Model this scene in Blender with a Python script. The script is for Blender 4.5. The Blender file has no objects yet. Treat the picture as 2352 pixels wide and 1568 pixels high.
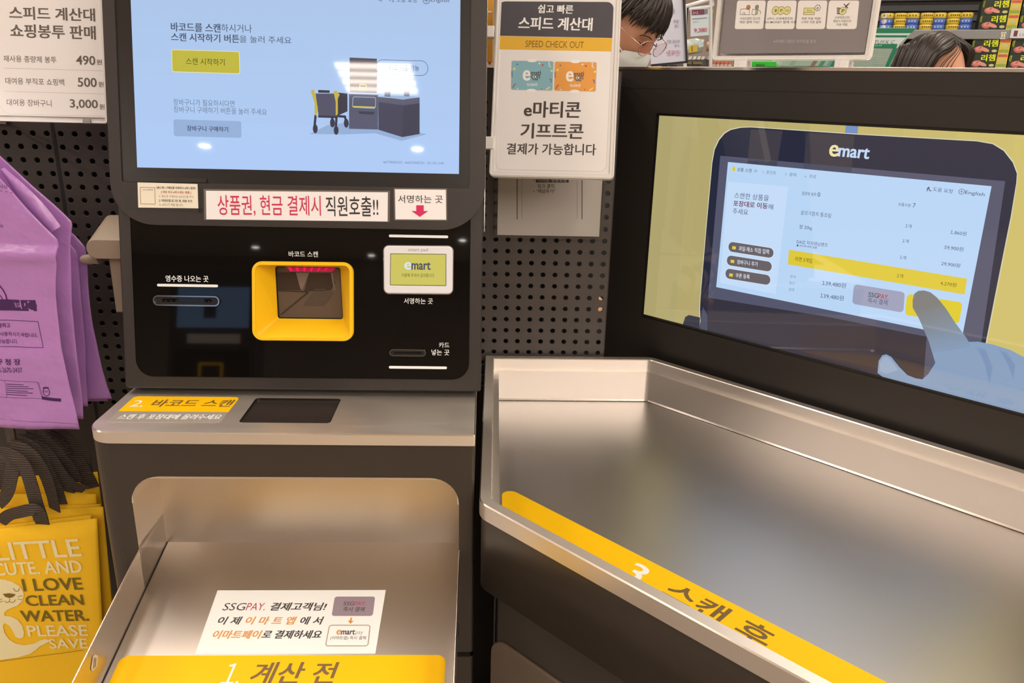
import bpy, bmesh, math, random
from mathutils import Vector, Matrix, noise
from mathutils.geometry import tessellate_polygon
random.seed(7)
sc = bpy.context.scene
COL = sc.collection
V = Vector
# ------------------------------------------------------------------ camera, world, exposure
FPX, PITCH, ROLL, CAMH = 1800.0, math.radians(18.2), math.radians(1.42), 1.45
cp, sp = math.cos(PITCH), math.sin(PITCH)
fwd = V((0, cp, -sp)); up0 = V((0, sp, cp)); x0 = V((1, 0, 0))
CX = math.cos(ROLL) * x0 + math.sin(ROLL) * up0
CU = -math.sin(ROLL) * x0 + math.cos(ROLL) * up0
CAM = V((0, 0, CAMH))
cam = bpy.data.cameras.new('camera'); camo = bpy.data.objects.new('camera', cam); COL.objects.link(camo)
cam.sensor_width = 36; cam.lens = 36 * FPX / 2352; cam.clip_start = .02
camo.matrix_world = Matrix(((CX.x, CU.x, -fwd.x, 0), (CX.y, CU.y, -fwd.y, 0), (CX.z, CU.z, -fwd.z, CAMH), (0, 0, 0, 1)))
sc.camera = camo
sc.view_settings.view_transform = 'Standard'; sc.view_settings.look = 'None'
sc.view_settings.exposure = 0.0; sc.view_settings.gamma = 1.0
w = bpy.data.worlds.new('world'); sc.world = w; w.use_nodes = True
w.node_tree.nodes['Background'].inputs[0].default_value = (1, .87, .75, 1)
w.node_tree.nodes['Background'].inputs[1].default_value = .25
LIGHT_RGB = (1.0, .86, .74)
LAMP = 16.0
FILL_STRIP = 11.0
FILL_STRIP_FRONT = 17.0
CEIL = 3.6

def ray(x, y): return fwd + CX * ((x - 1176) / FPX) + CU * ((784 - y) / FPX)

# ------------------------------------------------------------------ colours and materials
def l1(c):
    c /= 255.0
    return c / 12.92 if c <= .04045 else ((c + .055) / 1.055) ** 2.4
def lin(r, g, b): return (l1(r), l1(g), l1(b))
WB = (.80, .68, .575)
def alb(r, g, b):                       # photographed colour of a well lit surface -> its own colour
    c = lin(r, g, b)
    return tuple(min(.92, c[i] / WB[i] * .84) for i in range(3))
MATS = {}
def newmat(name):
    m = bpy.data.materials.new(name); m.use_nodes = True
    return m, m.node_tree, m.node_tree.nodes['Principled BSDF']
def pbr(name, col, rough=.5, metal=0., spec=.5, noise_amt=0., scale=30., bump=0., coat=0.):
    if name in MATS: return MATS[name]
    m, nt, b = newmat(name)
    b.inputs['Base Color'].default_value = (*col, 1); b.inputs['Roughness'].default_value = rough
    b.inputs['Metallic'].default_value = metal; b.inputs['Specular IOR Level'].default_value = spec
    b.inputs['Coat Weight'].default_value = coat
    if noise_amt or bump:
        tc = nt.nodes.new('ShaderNodeTexCoord'); n = nt.nodes.new('ShaderNodeTexNoise')
        n.inputs['Scale'].default_value = scale; n.inputs['Detail'].default_value = 4
        nt.links.new(tc.outputs['Object'], n.inputs['Vector'])
        if noise_amt:
            mx = nt.nodes.new('ShaderNodeMix'); mx.data_type = 'RGBA'
            mx.inputs[6].default_value = (*[c * (1 - noise_amt) for c in col], 1)
            mx.inputs[7].default_value = (*[min(1, c * (1 + noise_amt)) for c in col], 1)
            nt.links.new(n.outputs['Fac'], mx.inputs[0]); nt.links.new(mx.outputs[2], b.inputs['Base Color'])
        if bump:
            bp = nt.nodes.new('ShaderNodeBump'); bp.inputs['Strength'].default_value = bump; bp.inputs['Distance'].default_value = .002
            nt.links.new(n.outputs['Fac'], bp.inputs['Height']); nt.links.new(bp.outputs[0], b.inputs['Normal'])
    MATS[name] = m
    return m
def pap(r, g, b, rough=.55):            # printed paper, plastic print
    return pbr('print_%d_%d_%d_%d' % (r, g, b, int(rough * 100)), alb(r, g, b), rough, spec=.35)
def scr(r, g, b):                       # lit pixels of a screen under smooth glass
    k = 'screen_%d_%d_%d' % (r, g, b)
    if k in MATS: return MATS[k]
    m, nt, bs = newmat(k)
    bs.inputs['Base Color'].default_value = (.004, .004, .005, 1); bs.inputs['Roughness'].default_value = .035
    bs.inputs['Specular IOR Level'].default_value = .9; bs.inputs['Emission Color'].default_value = (*lin(r, g, b), 1); bs.inputs['Emission Strength'].default_value = 1.0
    MATS[k] = m
    return m
def cover_mat():
    if 'cover' in MATS: return MATS['cover']
    m = bpy.data.materials.new('clear_cover'); m.use_nodes = True; nt = m.node_tree; nt.nodes.clear()
    out = nt.nodes.new('ShaderNodeOutputMaterial'); t = nt.nodes.new('ShaderNodeBsdfTransparent'); g = nt.nodes.new('ShaderNodeBsdfGlossy'); mx = nt.nodes.new('ShaderNodeMixShader')
    g.inputs['Roughness'].default_value = .12; mx.inputs[0].default_value = .025
    nt.links.new(t.outputs[0], mx.inputs[1]); nt.links.new(g.outputs[0], mx.inputs[2]); nt.links.new(mx.outputs[0], out.inputs[0]); MATS['cover'] = m
    return m
def lens_mat():
    if 'lens' in MATS: return MATS['lens']
    m = bpy.data.materials.new('pinkish_lens'); m.use_nodes = True; nt = m.node_tree; nt.nodes.clear()
    out = nt.nodes.new('ShaderNodeOutputMaterial'); t = nt.nodes.new('ShaderNodeBsdfTransparent'); g = nt.nodes.new('ShaderNodeBsdfGlossy'); mx = nt.nodes.new('ShaderNodeMixShader')
    t.inputs[0].default_value = (.96, .84, .86, 1); g.inputs['Roughness'].default_value = .02; mx.inputs[0].default_value = .06
    nt.links.new(t.outputs[0], mx.inputs[1]); nt.links.new(g.outputs[0], mx.inputs[2]); nt.links.new(mx.outputs[0], out.inputs[0]); MATS['lens'] = m
    return m
def steel(name, col, rough, stretch=(1, 1, 1), aniso=.0):
    m, nt, b = newmat(name)
    b.inputs['Metallic'].default_value = 1; b.inputs['Base Color'].default_value = (*col, 1)
    tc = nt.nodes.new('ShaderNodeTexCoord'); mp = nt.nodes.new('ShaderNodeMapping'); mp.inputs['Scale'].default_value = stretch
    n = nt.nodes.new('ShaderNodeTexNoise'); n.inputs['Scale'].default_value = 14; n.inputs['Detail'].default_value = 5; n.inputs['Roughness'].default_value = .7
    mr = nt.nodes.new('ShaderNodeMapRange'); mr.inputs[1].default_value = .25; mr.inputs[2].default_value = .75
    mr.inputs[3].default_value = rough * .94; mr.inputs[4].default_value = rough * 1.06
    nt.links.new(tc.outputs['Object'], mp.inputs['Vector']); nt.links.new(mp.outputs[0], n.inputs['Vector'])
    nt.links.new(n.outputs['Fac'], mr.inputs[0]); nt.links.new(mr.outputs[0], b.inputs['Roughness'])
    MATS[name] = m
    return m
def lamp_mat(name, rgb, strength, base=.8):
    m, nt, b = newmat(name)
    b.inputs['Base Color'].default_value = (base, base, base, 1)
    b.inputs['Emission Color'].default_value = (*rgb, 1); b.inputs['Emission Strength'].default_value = strength
    return m
def clear_mat(name, tint=(1, 1, 1), gloss=.06, rough=.03):
    m = bpy.data.materials.new(name); m.use_nodes = True; nt = m.node_tree
    nt.nodes.clear(); out = nt.nodes.new('ShaderNodeOutputMaterial'); t = nt.nodes.new('ShaderNodeBsdfTransparent')
    g = nt.nodes.new('ShaderNodeBsdfGlossy'); g.inputs['Roughness'].default_value = rough
    mx = nt.nodes.new('ShaderNodeMixShader'); fr = nt.nodes.new('ShaderNodeFresnel'); fr.inputs[0].default_value = 1.45
    t.inputs[0].default_value = (*tint, 1)
    nt.links.new(fr.outputs[0], mx.inputs[0]); nt.links.new(t.outputs[0], mx.inputs[1]); nt.links.new(g.outputs[0], mx.inputs[2])
    nt.links.new(mx.outputs[0], out.inputs[0])
    return m
STEEL = steel('brushed_steel', (.88, .83, .76), .46, (1, 5, 1))
STEEL_B = steel('brushed_steel_tray', (.66, .61, .555), .33, (1, 14, 3))
STEEL_T = steel('brushed_steel_worn', (.66, .63, .60), .38, (8, 2, 2))
EDGE = pbr('polished_edge', (.86, .80, .72), .22, 1.)
BLACK = pbr('black_powder_coat', (.028, .0235, .0215), .42, noise_amt=.12, scale=60, bump=.03)
BROWN = pbr('dark_brown_powder_coat', (.038, .030, .024), .38, noise_amt=.15, scale=8, bump=.03)
GLASS = pbr('black_glass', (.004, .0035, .0035), .03, spec=.55)
BEZEL = pbr('black_bezel', (.016, .014, .0135), .25)
DARK = pbr('matt_black', (.010, .009, .0085), .7)
PEG = pbr('black_steel_board', (.058, .050, .047), .45, noise_amt=.2, scale=12)
TAPE = pbr('black_tape', (.022, .019, .018), .3)
YEL = pbr('yellow_plastic', alb(250, 182, 20), .35)
YELDEC = pbr('yellow_vinyl', (.92, .55, .002), .5, spec=.2)
CHROME = pbr('chrome', (.8, .76, .72), .12, 1.)
WHITE = pap(229, 213, 199)
WPRINT = pbr('white_print', alb(232, 222, 212), .5)
CLEAR = clear_mat('clear_acrylic')
RIMAC = pbr('acrylic_edge', alb(222, 206, 190), .18, spec=.6)
SLEEVE = clear_mat('plastic_sleeve', (.93, .93, .92))

# ------------------------------------------------------------------ geometry helpers
class Fr:                                # a plane in the world: origin, right, up, outward normal
    def __init__(s, O, ex, ey):
        s.O = V(O); s.ex = V(ex).normalized(); s.ey = V(ey).normalized(); s.n = s.ex.cross(s.ey).normalized()
    def P(s, u, v, d=0.): return s.O + s.ex * u + s.ey * v + s.n * d
    def uv(s, x, y, d=0.):
        r = ray(x, y); o = s.O + s.n * d
        p = CAM + r * (((o - CAM).dot(s.n)) / r.dot(s.n)) - s.O
        return (p.dot(s.ex), p.dot(s.ey))
    def at(s, u, v, d=0.): return Fr(s.P(u, v, d), s.ex, s.ey)
def qframe(TL, TR, BR, BL, dist):        # the plane in space on which a rectangle shows these four corners
    rTL, rTR, rBR, rBL = [ray(*q) for q in (TL, TR, BR, BL)]
    ex = rTL.cross(rTR).cross(rBL.cross(rBR)); ex.normalize()
    if ex.dot(CX) < 0: ex = -ex
    ey = rTL.cross(rBL).cross(rTR.cross(rBR)); ey.normalize()
    if ey.dot(CU) < 0: ey = -ey
    ey = (ey - ex * ey.dot(ex)).normalized()
    c = (BL[0], BL[1])
    return Fr(CAM + ray(*c) * dist, ex, ey)
class MB:
    ds = 1.                               # print layers can be made thinner
    def __init__(s, ds=1.): s.v = []; s.f = []; s.m = []; s.sm = []; s.mats = []; s.ds = ds
    def mi(s, m):
        if m not in s.mats: s.mats.append(m)
        return s.mats.index(m)
    def add(s, vs, fs, mat, smooth=False):
        o = len(s.v); k = s.mi(mat)
        s.v += [V(p) for p in vs]
        for f in fs: s.f.append([i + o for i in f]); s.m.append(k); s.sm.append(smooth)
        return s
    def loft(s, rings, mat, cap0=True, cap1=True, smooth=False, closed=True):
        n = len(rings[0]); vs = [p for r in rings for p in r]; fs = []
        for i in range(len(rings) - 1):
            for j in range(n if closed else n - 1):
                a = i * n + j; b = i * n + (j + 1) % n
                fs.append((a, b, b + n, a + n))
        s.add(vs, fs, mat, smooth)
        if cap0: s.add(rings[0], [list(range(n))[::-1]], mat)
        if cap1: s.add(rings[-1], [list(range(n))], mat)
        return s
    def prism(s, F, poly, d0, d1, mat, ch=0., capmat=None, cap0=True):   # polygon (u,v) of plane F, thick from d0 to d1, small chamfer at d1
        R = [[F.P(u, v, d0) for u, v in poly]]
        if ch:
            R.append([F.P(u, v, d1 - ch) for u, v in poly]); ins = inset(poly, ch)
            R.append([F.P(u, v, d1) for u, v in ins])
        else: R.append([F.P(u, v, d1) for u, v in poly])
        s.loft(R, mat, cap0, False); s.add(R[-1], [list(range(len(poly)))], capmat or mat)
        return s
    def holed(s, F, outer, holes, d, mat):
        loops = [[V((u, v, 0)) for u, v in outer]] + [[V((u, v, 0)) for u, v in h] for h in holes]
        pts = [p for l in loops for p in l]
        tr = tessellate_polygon(loops)
        fs = []
        for t in tr:
            a, b, c = [pts[i] for i in t]
            fs.append(t if (b - a).cross(c - a).z > 0 else t[::-1])
        s.add([F.P(p.x, p.y, d) for p in pts], fs, mat)
        return s
    def ring(s, F, outer, inner, d0, d1, mat, ch=0.):      # a frame: holed face + inner and outer walls
        s.holed(F, outer, [inner], d1, mat)
        s.loft([[F.P(u, v, d0) for u, v in outer], [F.P(u, v, d1) for u, v in outer]], mat, False, False)
        s.loft([[F.P(u, v, d1) for u, v in inner], [F.P(u, v, d0) for u, v in inner]], mat, False, False)
        return s
    def box(s, F, u0, v0, u1, v1, d0, d1, mat, ch=0.):
        return s.prism(F, [(u0, v0), (u1, v0), (u1, v1), (u0, v1)], d0, d1, mat, ch)
    def tube(s, pts, r, mat, n=8, cap=True, flat=1.):
        pts = [V(p) for p in pts]; rings = []; prev = None
        for i, p in enumerate(pts):
            t = (pts[min(i + 1, len(pts) - 1)] - pts[max(i - 1, 0)]).normalized()
            a = prev - t * prev.dot(t) if prev else t.orthogonal()
            if a.length < 1e-6: a = t.orthogonal()
            a.normalize(); prev = a; b = t.cross(a)
            rr = r[i] if isinstance(r, (list, tuple)) else r
            rings.append([p + a * (math.cos(q) * rr) + b * (math.sin(q) * rr * flat) for q in [2 * math.pi * j / n for j in range(n)]])
        return s.loft(rings, mat, cap, cap, True)
    def poly(s, F, pts, d, mat, dfun=None):
        return s.add([F.P(u, v, d * s.ds + (dfun(u, v) if dfun else 0)) for u, v in pts], [list(range(len(pts)))], mat)
    def ppoly(s, F, px, d, mat, dfun=None):      # polygon given where it shows in the photo, laid on plane F
        pts = [F.uv(x, y) for x, y in px]
        a = sum(pts[i][0] * pts[(i + 1) % len(pts)][1] - pts[(i + 1) % len(pts)][0] * pts[i][1] for i in range(len(pts)))
        if a < 0: pts = pts[::-1]
        return s.poly(F, pts, d, mat, dfun)
    def stroke(s, F, px, wd, d, mat, closed=False, dfun=None):       # line of width wd along photo points on plane F
        p = [V(F.uv(x, y)) for x, y in px]
        if closed: p.append(p[0])
        for a, b in zip(p, p[1:]):
            t = (b - a)
            if t.length < 1e-6: continue
            t.normalize(); q = V((-t.y, t.x)) * wd / 2; e = t * wd * .3
            s.poly(F, [a - q - e, b - q + e, b + q + e, a + q - e], d, mat, dfun)
        return s
    def disc(s, F, c, r, d, mat, ry=None, n=16, dfun=None):
        return s.poly(F, [(c[0] + r * math.cos(2 * math.pi * i / n), c[1] + (ry or r) * math.sin(2 * math.pi * i / n)) for i in range(n)], d, mat, dfun)
    def pdisc(s, F, x, y, rpx, d, mat, dfun=None):
        c = F.uv(x, y); e = F.uv(x + rpx, y); return s.disc(F, c, abs(e[0] - c[0]), d, mat, dfun=dfun)
    def text(s, F, body, xl, yt, xr, yb, d, mat, bold=0., shear=0., slope=None, dfun=None, ybr=None, flip=False):
        # text whose ink fills the photo box: left xl, top yt, right xr, bottom yb (at the left) on plane F
        a = V(F.uv(xl, yb)); b = V(F.uv(xr, ybr if ybr is not None else yb + (slope or 0) * (xr - xl))); t = V(F.uv(xl, yt))
        if slope is None and ybr is None: b.y = a.y
        return s.textuv(F, body, a, b, t.y - a.y, d, mat, bold, shear, dfun, flip)
    def textuv(s, F, body, a, b, h, d, mat, bold=0., shear=0., dfun=None, flip=False):
        vs, fs = glyphs(body, bold, shear)
        if not vs: return s
        x0_ = min(p[0] for p in vs); x1_ = max(p[0] for p in vs); y0_ = min(p[1] for p in vs); y1_ = max(p[1] for p in vs)
        e = (V(b) - V(a)); L = e.length; e.normalize(); q = V((-e.y, e.x)); out = []
        for x, y in vs:
            fx = (x - x0_) / (x1_ - x0_); fx = 1 - fx if flip else fx
            p = V(a) + e * (fx * L) + q * ((y - y0_) / (y1_ - y0_) * h)
            out.append(F.P(p.x, p.y, d * s.ds + (dfun(p.x, p.y) if dfun else 0)))
        s.add(out, fs, mat)
        if bold >= .018:                  # heavy lettering: the strokes widened sideways
            wx = h * bold * .62
            for i_, (kx, ky) in enumerate(((1, .35), (-1, -.35), (1, -.35), (-1, .35))):
                sh_ = F.ex * (e.x * wx * kx - e.y * wx * ky) + F.ey * (e.y * wx * kx + e.x * wx * ky); s.add([p + sh_ + F.n * (2e-5 * (i_ + 1)) for p in out], fs, mat)
        return s
    def build(s, name, parent=None, loc=None):
        me = bpy.data.meshes.new(name)
        o0 = V(loc) if loc is not None else (V(parent['_o']) if parent is not None else V((0, 0, 0)))
        me.from_pydata([tuple(p - o0) for p in s.v], [], s.f)
        for m in s.mats: me.materials.append(m)
        me.polygons.foreach_set('material_index', s.m); me.polygons.foreach_set('use_smooth', s.sm)
        me.update()
        o = bpy.data.objects.new(name, me); COL.objects.link(o)
        o['_o'] = tuple(o0)
        if parent is not None: o.parent = parent
        else: o.location = o0
        return o
_ts = bpy.data.scenes.new('lettering'); _fc = bpy.data.curves.new('lettering', 'FONT'); _fo = bpy.data.objects.new('lettering', _fc); _ts.collection.objects.link(_fo)
_vl = _ts.view_layers[0]
_fc.resolution_u = 3
_gc = {}
def glyphs(body, bold, shear):
    k = (body, bold, shear)
    if k not in _gc:
        _fc.body = body.replace('1', '\uff11')    # the wide figure one, closed up to the others
        for i_, bf in enumerate(_fc.body_format): bf.kerning = -8 if '\uff11' in _fc.body[i_:i_ + 2] and _fc.body[i_] != ' ' else 0
        _fc.offset = min(bold * .6, .006); _fc.shear = shear
        _vl.update()
        me = bpy.data.meshes.new_from_object(_fo.evaluated_get(_vl.depsgraph))
        fs = []
        for p in me.polygons:
            f = list(p.vertices)
            fs.append(f if p.normal.z >= 0 else f[::-1])
        _gc[k] = ([(v.co.x, v.co.y) for v in me.vertices], fs); bpy.data.meshes.remove(me)
    return _gc[k]
def rpoly(pts, rad, n=6):                # polygon with rounded corners
    out = []; N_ = len(pts)
    for i in range(N_):
        p = V(pts[i]).to_2d(); a = V(pts[i - 1]).to_2d(); b = V(pts[(i + 1) % N_]).to_2d(); r = rad[i] if isinstance(rad, (list, tuple)) else rad
        if r <= 0: out.append((p.x, p.y)); continue
        d1 = (a - p).normalized(); d2 = (b - p).normalized(); ang = d1.angle(d2); t = r / math.tan(ang / 2)
        c = p + (d1 + d2).normalized() * (r / math.sin(ang / 2)); s0 = p + d1 * t - c; s1 = p + d2 * t - c
        a0 = math.atan2(s0.y, s0.x); da = math.atan2(s1.y, s1.x) - a0
        while da > math.pi: da -= 2 * math.pi
        while da < -math.pi: da += 2 * math.pi
        for k in range(n + 1): out.append((c.x + r * math.cos(a0 + da * k / n), c.y + r * math.sin(a0 + da * k / n)))
    return out
def rrect(u0, v0, u1, v1, r, n=6): return rpoly([(u0, v0), (u1, v0), (u1, v1), (u0, v1)], r, n)
def inset(poly, d):                      # counter-clockwise polygon moved inward by d
    out = []; n = len(poly)
    for i in range(n):
        a, p, b = V(poly[i - 1]).to_2d(), V(poly[i]).to_2d(), V(poly[(i + 1) % n]).to_2d()
        n1 = (p - a); n2 = (b - p)
        if n1.length < 1e-9 or n2.length < 1e-9: out.append((p.x, p.y)); continue
        n1 = V((-n1.y, n1.x)).normalized(); n2 = V((-n2.y, n2.x)).normalized()
        k = 1 + n1.dot(n2); k = max(k, .3)
        q = p + (n1 + n2) * (d / k); out.append((q.x, q.y))
    return out
def prr(F, TL, TR, BR, BL, r): return rpoly([F.uv(*BL), F.uv(*BR), F.uv(*TR), F.uv(*TL)], r)

# ------------------------------------------------------------------ naming
def thing(name, label, cat, loc, group=None):
    o = bpy.data.objects.new(name, None); COL.objects.link(o); o.location = loc; o.empty_display_size = .05
    o['_o'] = tuple(loc); o['label'] = label; o['category'] = cat
    if group: o['group'] = group
    return o
def tag(o, label, cat, group=None):
    o['label'] = label; o['category'] = cat
    if group: o['group'] = group
    return o
def structure(o): o['kind'] = 'structure'; return o
def copy_tree(root, loc, rotz=0., label=None):
    r = root.copy(); COL.objects.link(r); r.location = loc; r.rotation_euler = (0, 0, rotz)
    if label: r['label'] = label
    def kids(o, p):
        for ch in list(o.children):
            c = ch.copy(); COL.objects.link(c); c.parent = p; kids(ch, c)
    kids(root, r)
    return r

# ------------------------------------------------------------------ the planes of the place
ka, ta, ha = math.radians(2.25), math.radians(45.5), math.radians(11.4)
K = V((math.cos(ka), math.sin(ka), 0)); N = V((-math.sin(ka), math.cos(ka), 0)); Z = V((0, 0, 1))
T = V((-math.sin(ta), math.cos(ta), 0)); M = Z.cross(T)
S = math.cos(ha) * Z + math.sin(ha) * N
KO = CAM + ray(315.3, 384.4) * 1.1617            # lower left corner of the kiosk screen
FH = Fr(KO, K, S)                                 # leaning head of the kiosk
def FK(z): return Fr((KO.x, KO.y, z), K, N)       # level planes at the kiosk
def FF(n): return Fr(V((KO.x, KO.y, 0)) + N * n, K, Z)   # upright planes facing the customer
ZC = .9822                                        # counter height of the kiosk
ZR = .90                                          # rim height of the packing table
_r = ray(1492, 823); TB = CAM + _r * ((ZR - CAMH) / _r.z)
def FT(z): return Fr((TB.x, TB.y, z), -T, -M)     # level planes along the packing table
def FD(d): return Fr(V((TB.x, TB.y, 0)) + M * d, -T, Z)  # upright planes along the table's back

# ------------------------------------------------------------------ room shell
def room():
    floor_m = pbr('floor_tile', (.30, .25, .20), .35, noise_amt=.15, scale=2)
    F0 = Fr((0, 0, 0), (1, 0, 0), (0, 1, 0))
    b = MB(); b.box(F0, -7, -12, 8, 13, -.1, 0, floor_m); structure(b.build('floor'))
    cm = pbr('ceiling_paint', (.75, .71, .66), .8)
    b = MB(); b.box(F0, -7, -12, 8, 13, CEIL, CEIL + .1, cm); structure(b.build('ceiling'))
    wm = pbr('wall_paint', (.32, .27, .23), .7, noise_amt=.1, scale=1)
    for nm, a in (('wall_back', (-7, 13, 8, 13.1)), ('wall_front', (-7, -12.1, 8, -12)), ('wall_left', (-7.1, -12, -7, 13)), ('wall_right', (8, -12, 8.1, 13))):
        b = MB(); b.box(F0, a[0], a[1], a[2], a[3], 0, CEIL, wm); structure(b.build(nm))
    return F0
F0 = room()

# ceiling lamps: square louvred ones and small round downlights
LM = lamp_mat('lamp_diffuser', LIGHT_RGB, LAMP)
def louvre_light():
    t = thing('ceiling_light', 'square louvred ceiling light mirrored in the kiosk screen', 'ceiling light', (0, 0, CEIL), 'louvred ceiling lights')
    Fd = Fr((0, 0, CEIL), (1, 0, 0), (0, -1, 0))
    b = MB(); b.ring(Fd, rrect(-.32, -.32, .32, .32, .01), [(-.295, -.295), (.295, -.295), (.295, .295), (-.295, .295)], 0, .03, WHITE); b.build('frame', t)
    b = MB(); b.poly(Fd, [(-.295, -.295), (.295, -.295), (.295, .295), (-.295, .295)], .006, LM); b.build('diffuser', t)
    b = MB()
    for k in (-1, 0, 1): b.box(Fd, -.295, k * .147 - .014, .295, k * .147 + .014, .007, .028, WHITE)
    b.build('louvre', t)
    return t
ll = louvre_light()
ll.location = (-.72, -3.83, CEIL); ll.rotation_euler = (0, 0, math.radians(3))
SLM = lamp_mat('fill_strip_glow', LIGHT_RGB, FILL_STRIP); SLF = lamp_mat('fill_strip_glow_bright', LIGHT_RGB, FILL_STRIP_FRONT)
def fill_strip(x, y0, y1, lab):  # unseen ceiling strips, added to brighten the steel and the signs
    t = thing('fill_strip', lab, 'ceiling light', (x, (y0 + y1) / 2, CEIL), 'long strip lights of the shop ceiling')
    Fd = Fr((x, (y0 + y1) / 2, CEIL), (1, 0, 0), (0, -1, 0)); h = (y1 - y0) / 2
    b = MB(); b.ring(Fd, [(-.2, -h), (.2, -h), (.2, h), (-.2, h)], [(-.17, -h + .03), (.17, -h + .03), (.17, h - .03), (-.17, h - .03)], 0, .03, WHITE); b.build('frame', t)
    b = MB(); b.poly(Fd, [(-.17, -h + .03), (.17, -h + .03), (.17, h - .03), (-.17, h - .03)], .006, SLF if y0 < 0 else SLM); b.build('diffuser', t)
for x, y0, y1, lab in ((-4.4, .2, 12, 'strip light of the shop ceiling, far left beyond the bags'), (-2.2, .2, 12, 'strip light of the shop ceiling over the bags'), (-1.15, .2, 12, 'strip light of the shop ceiling over the kiosk'),
                       (1.6, .2, 12, 'strip light of the shop ceiling over the display'), (3.7, .2, 12, 'strip light of the shop ceiling over the shelves'), (5.8, .2, 12, 'strip light of the shop ceiling, far right beyond the shelves'),
                       (-4.2, -8, -.2, 'strip light of the shop ceiling, left behind the customer'), (-5.4, -8, .0, 'strip light of the shop ceiling, second from the left behind the customer'), (1.0, -8, -.6, 'strip light of the shop ceiling, closest behind the customer'), (2.4, -8, -.6, 'strip light of the shop ceiling, right behind the customer'), (3.5, -8, -.6, 'strip light of the shop ceiling, second from the far right behind the customer'), (4.6, -8, -1, 'strip light of the shop ceiling, far right behind the customer')):
    fill_strip(x, y0, y1, lab)
DM = lamp_mat('downlight_glow', (1, .95, .88), 30)
def downlight(x, y, lab):
    t = thing('downlight', lab, 'ceiling light', (x, y, CEIL), 'round ceiling downlights')
    Fd = Fr((x, y, CEIL), (1, 0, 0), (0, -1, 0)); c = [(.075 * math.cos(a), .075 * math.sin(a)) for a in [2 * math.pi * i / 20 for i in range(20)]]
    b = MB(); b.ring(Fd, c, [(p * .78, q * .78) for p, q in c], 0, .01, WHITE); b.build('trim_ring', t)
    b = MB(); b.poly(Fd, [(p * .78, q * .78) for p, q in c], .004, DM); b.build('bulb', t)
for x, y, lab in ((-2.66, -5.74, 'round downlight mirrored at the lower left of the kiosk screen'), (-.48, -5.61, 'round downlight mirrored at the lower right of the kiosk screen'),
                  (-3.45, -11.1, 'round downlight mirrored left above the yellow scanner'), (-1.55, -11.6, 'round downlight mirrored right above the yellow scanner'), (.05, -10.1, 'round downlight mirrored above the signature pad')):
    downlight(x, y, lab)

# ------------------------------------------------------------------ self checkout kiosk
kiosk = thing('self_checkout_kiosk', 'black self checkout kiosk with a pale blue screen and steel counter', 'checkout kiosk', FK(0).P(.235, -.07))
Fc = FK(0)
# lower cabinet with the basket opening
def build_cabinet():
    b = MB(); zt = ZC - .0175
    plan = rpoly([(-.033, -.196), (.5055, -.196), (.5055, .06), (-.033, .06)], [.03, .004, 0, 0], 8)
    rings = [[Fc.P(u, v, z) for u, v in plan] for z in (0, .602, .604, .612, .614, zt)]
    n = len(plan)
    # all the walls but the flat front between the rounded corners
    ins = inset(plan, .004)
    for (z0, z1, ri) in ((0.0, .602, 0), (.602, .604, 1), (.604, .612, 2), (.612, .614, 1), (.614, zt, 0)):
        A = plan if ri in (0,) else (ins if ri == 2 else plan)
        for j in range(n):
            a, c = A[j], A[(j + 1) % n]
            if abs(a[1] + .196) < .006 and abs(c[1] + .196) < .006 and c[0] - a[0] > .1: continue
            b.add([Fc.P(*a, z0), Fc.P(*c, z0), Fc.P(*c, z1), Fc.P(*a, z1)], [(0, 1, 2, 3)], BROWN, True)
    b.add([Fc.P(u, v, zt) for u, v in plan], [list(range(n))], BROWN)
    F = FF(-.196)
    op = rpoly([(.019, .64), (.4835, .64), (.4835, .9128), (.019, .9128)], [.004, .004, .042, .042], 8)
    b.holed(F, [(-.003, .612), (.5015, .612), (.5015, zt), (-.003, zt)], [op], 0, BROWN)
    b.box(F, -.003, 0, .5015, .603, -.01, 0, BROWN)
    b.box(F, -.003, .603, .5015, .612, -.012, -.008, DARK)
    return b.build('cabinet', kiosk), op
cab, opening = build_cabinet()
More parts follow.
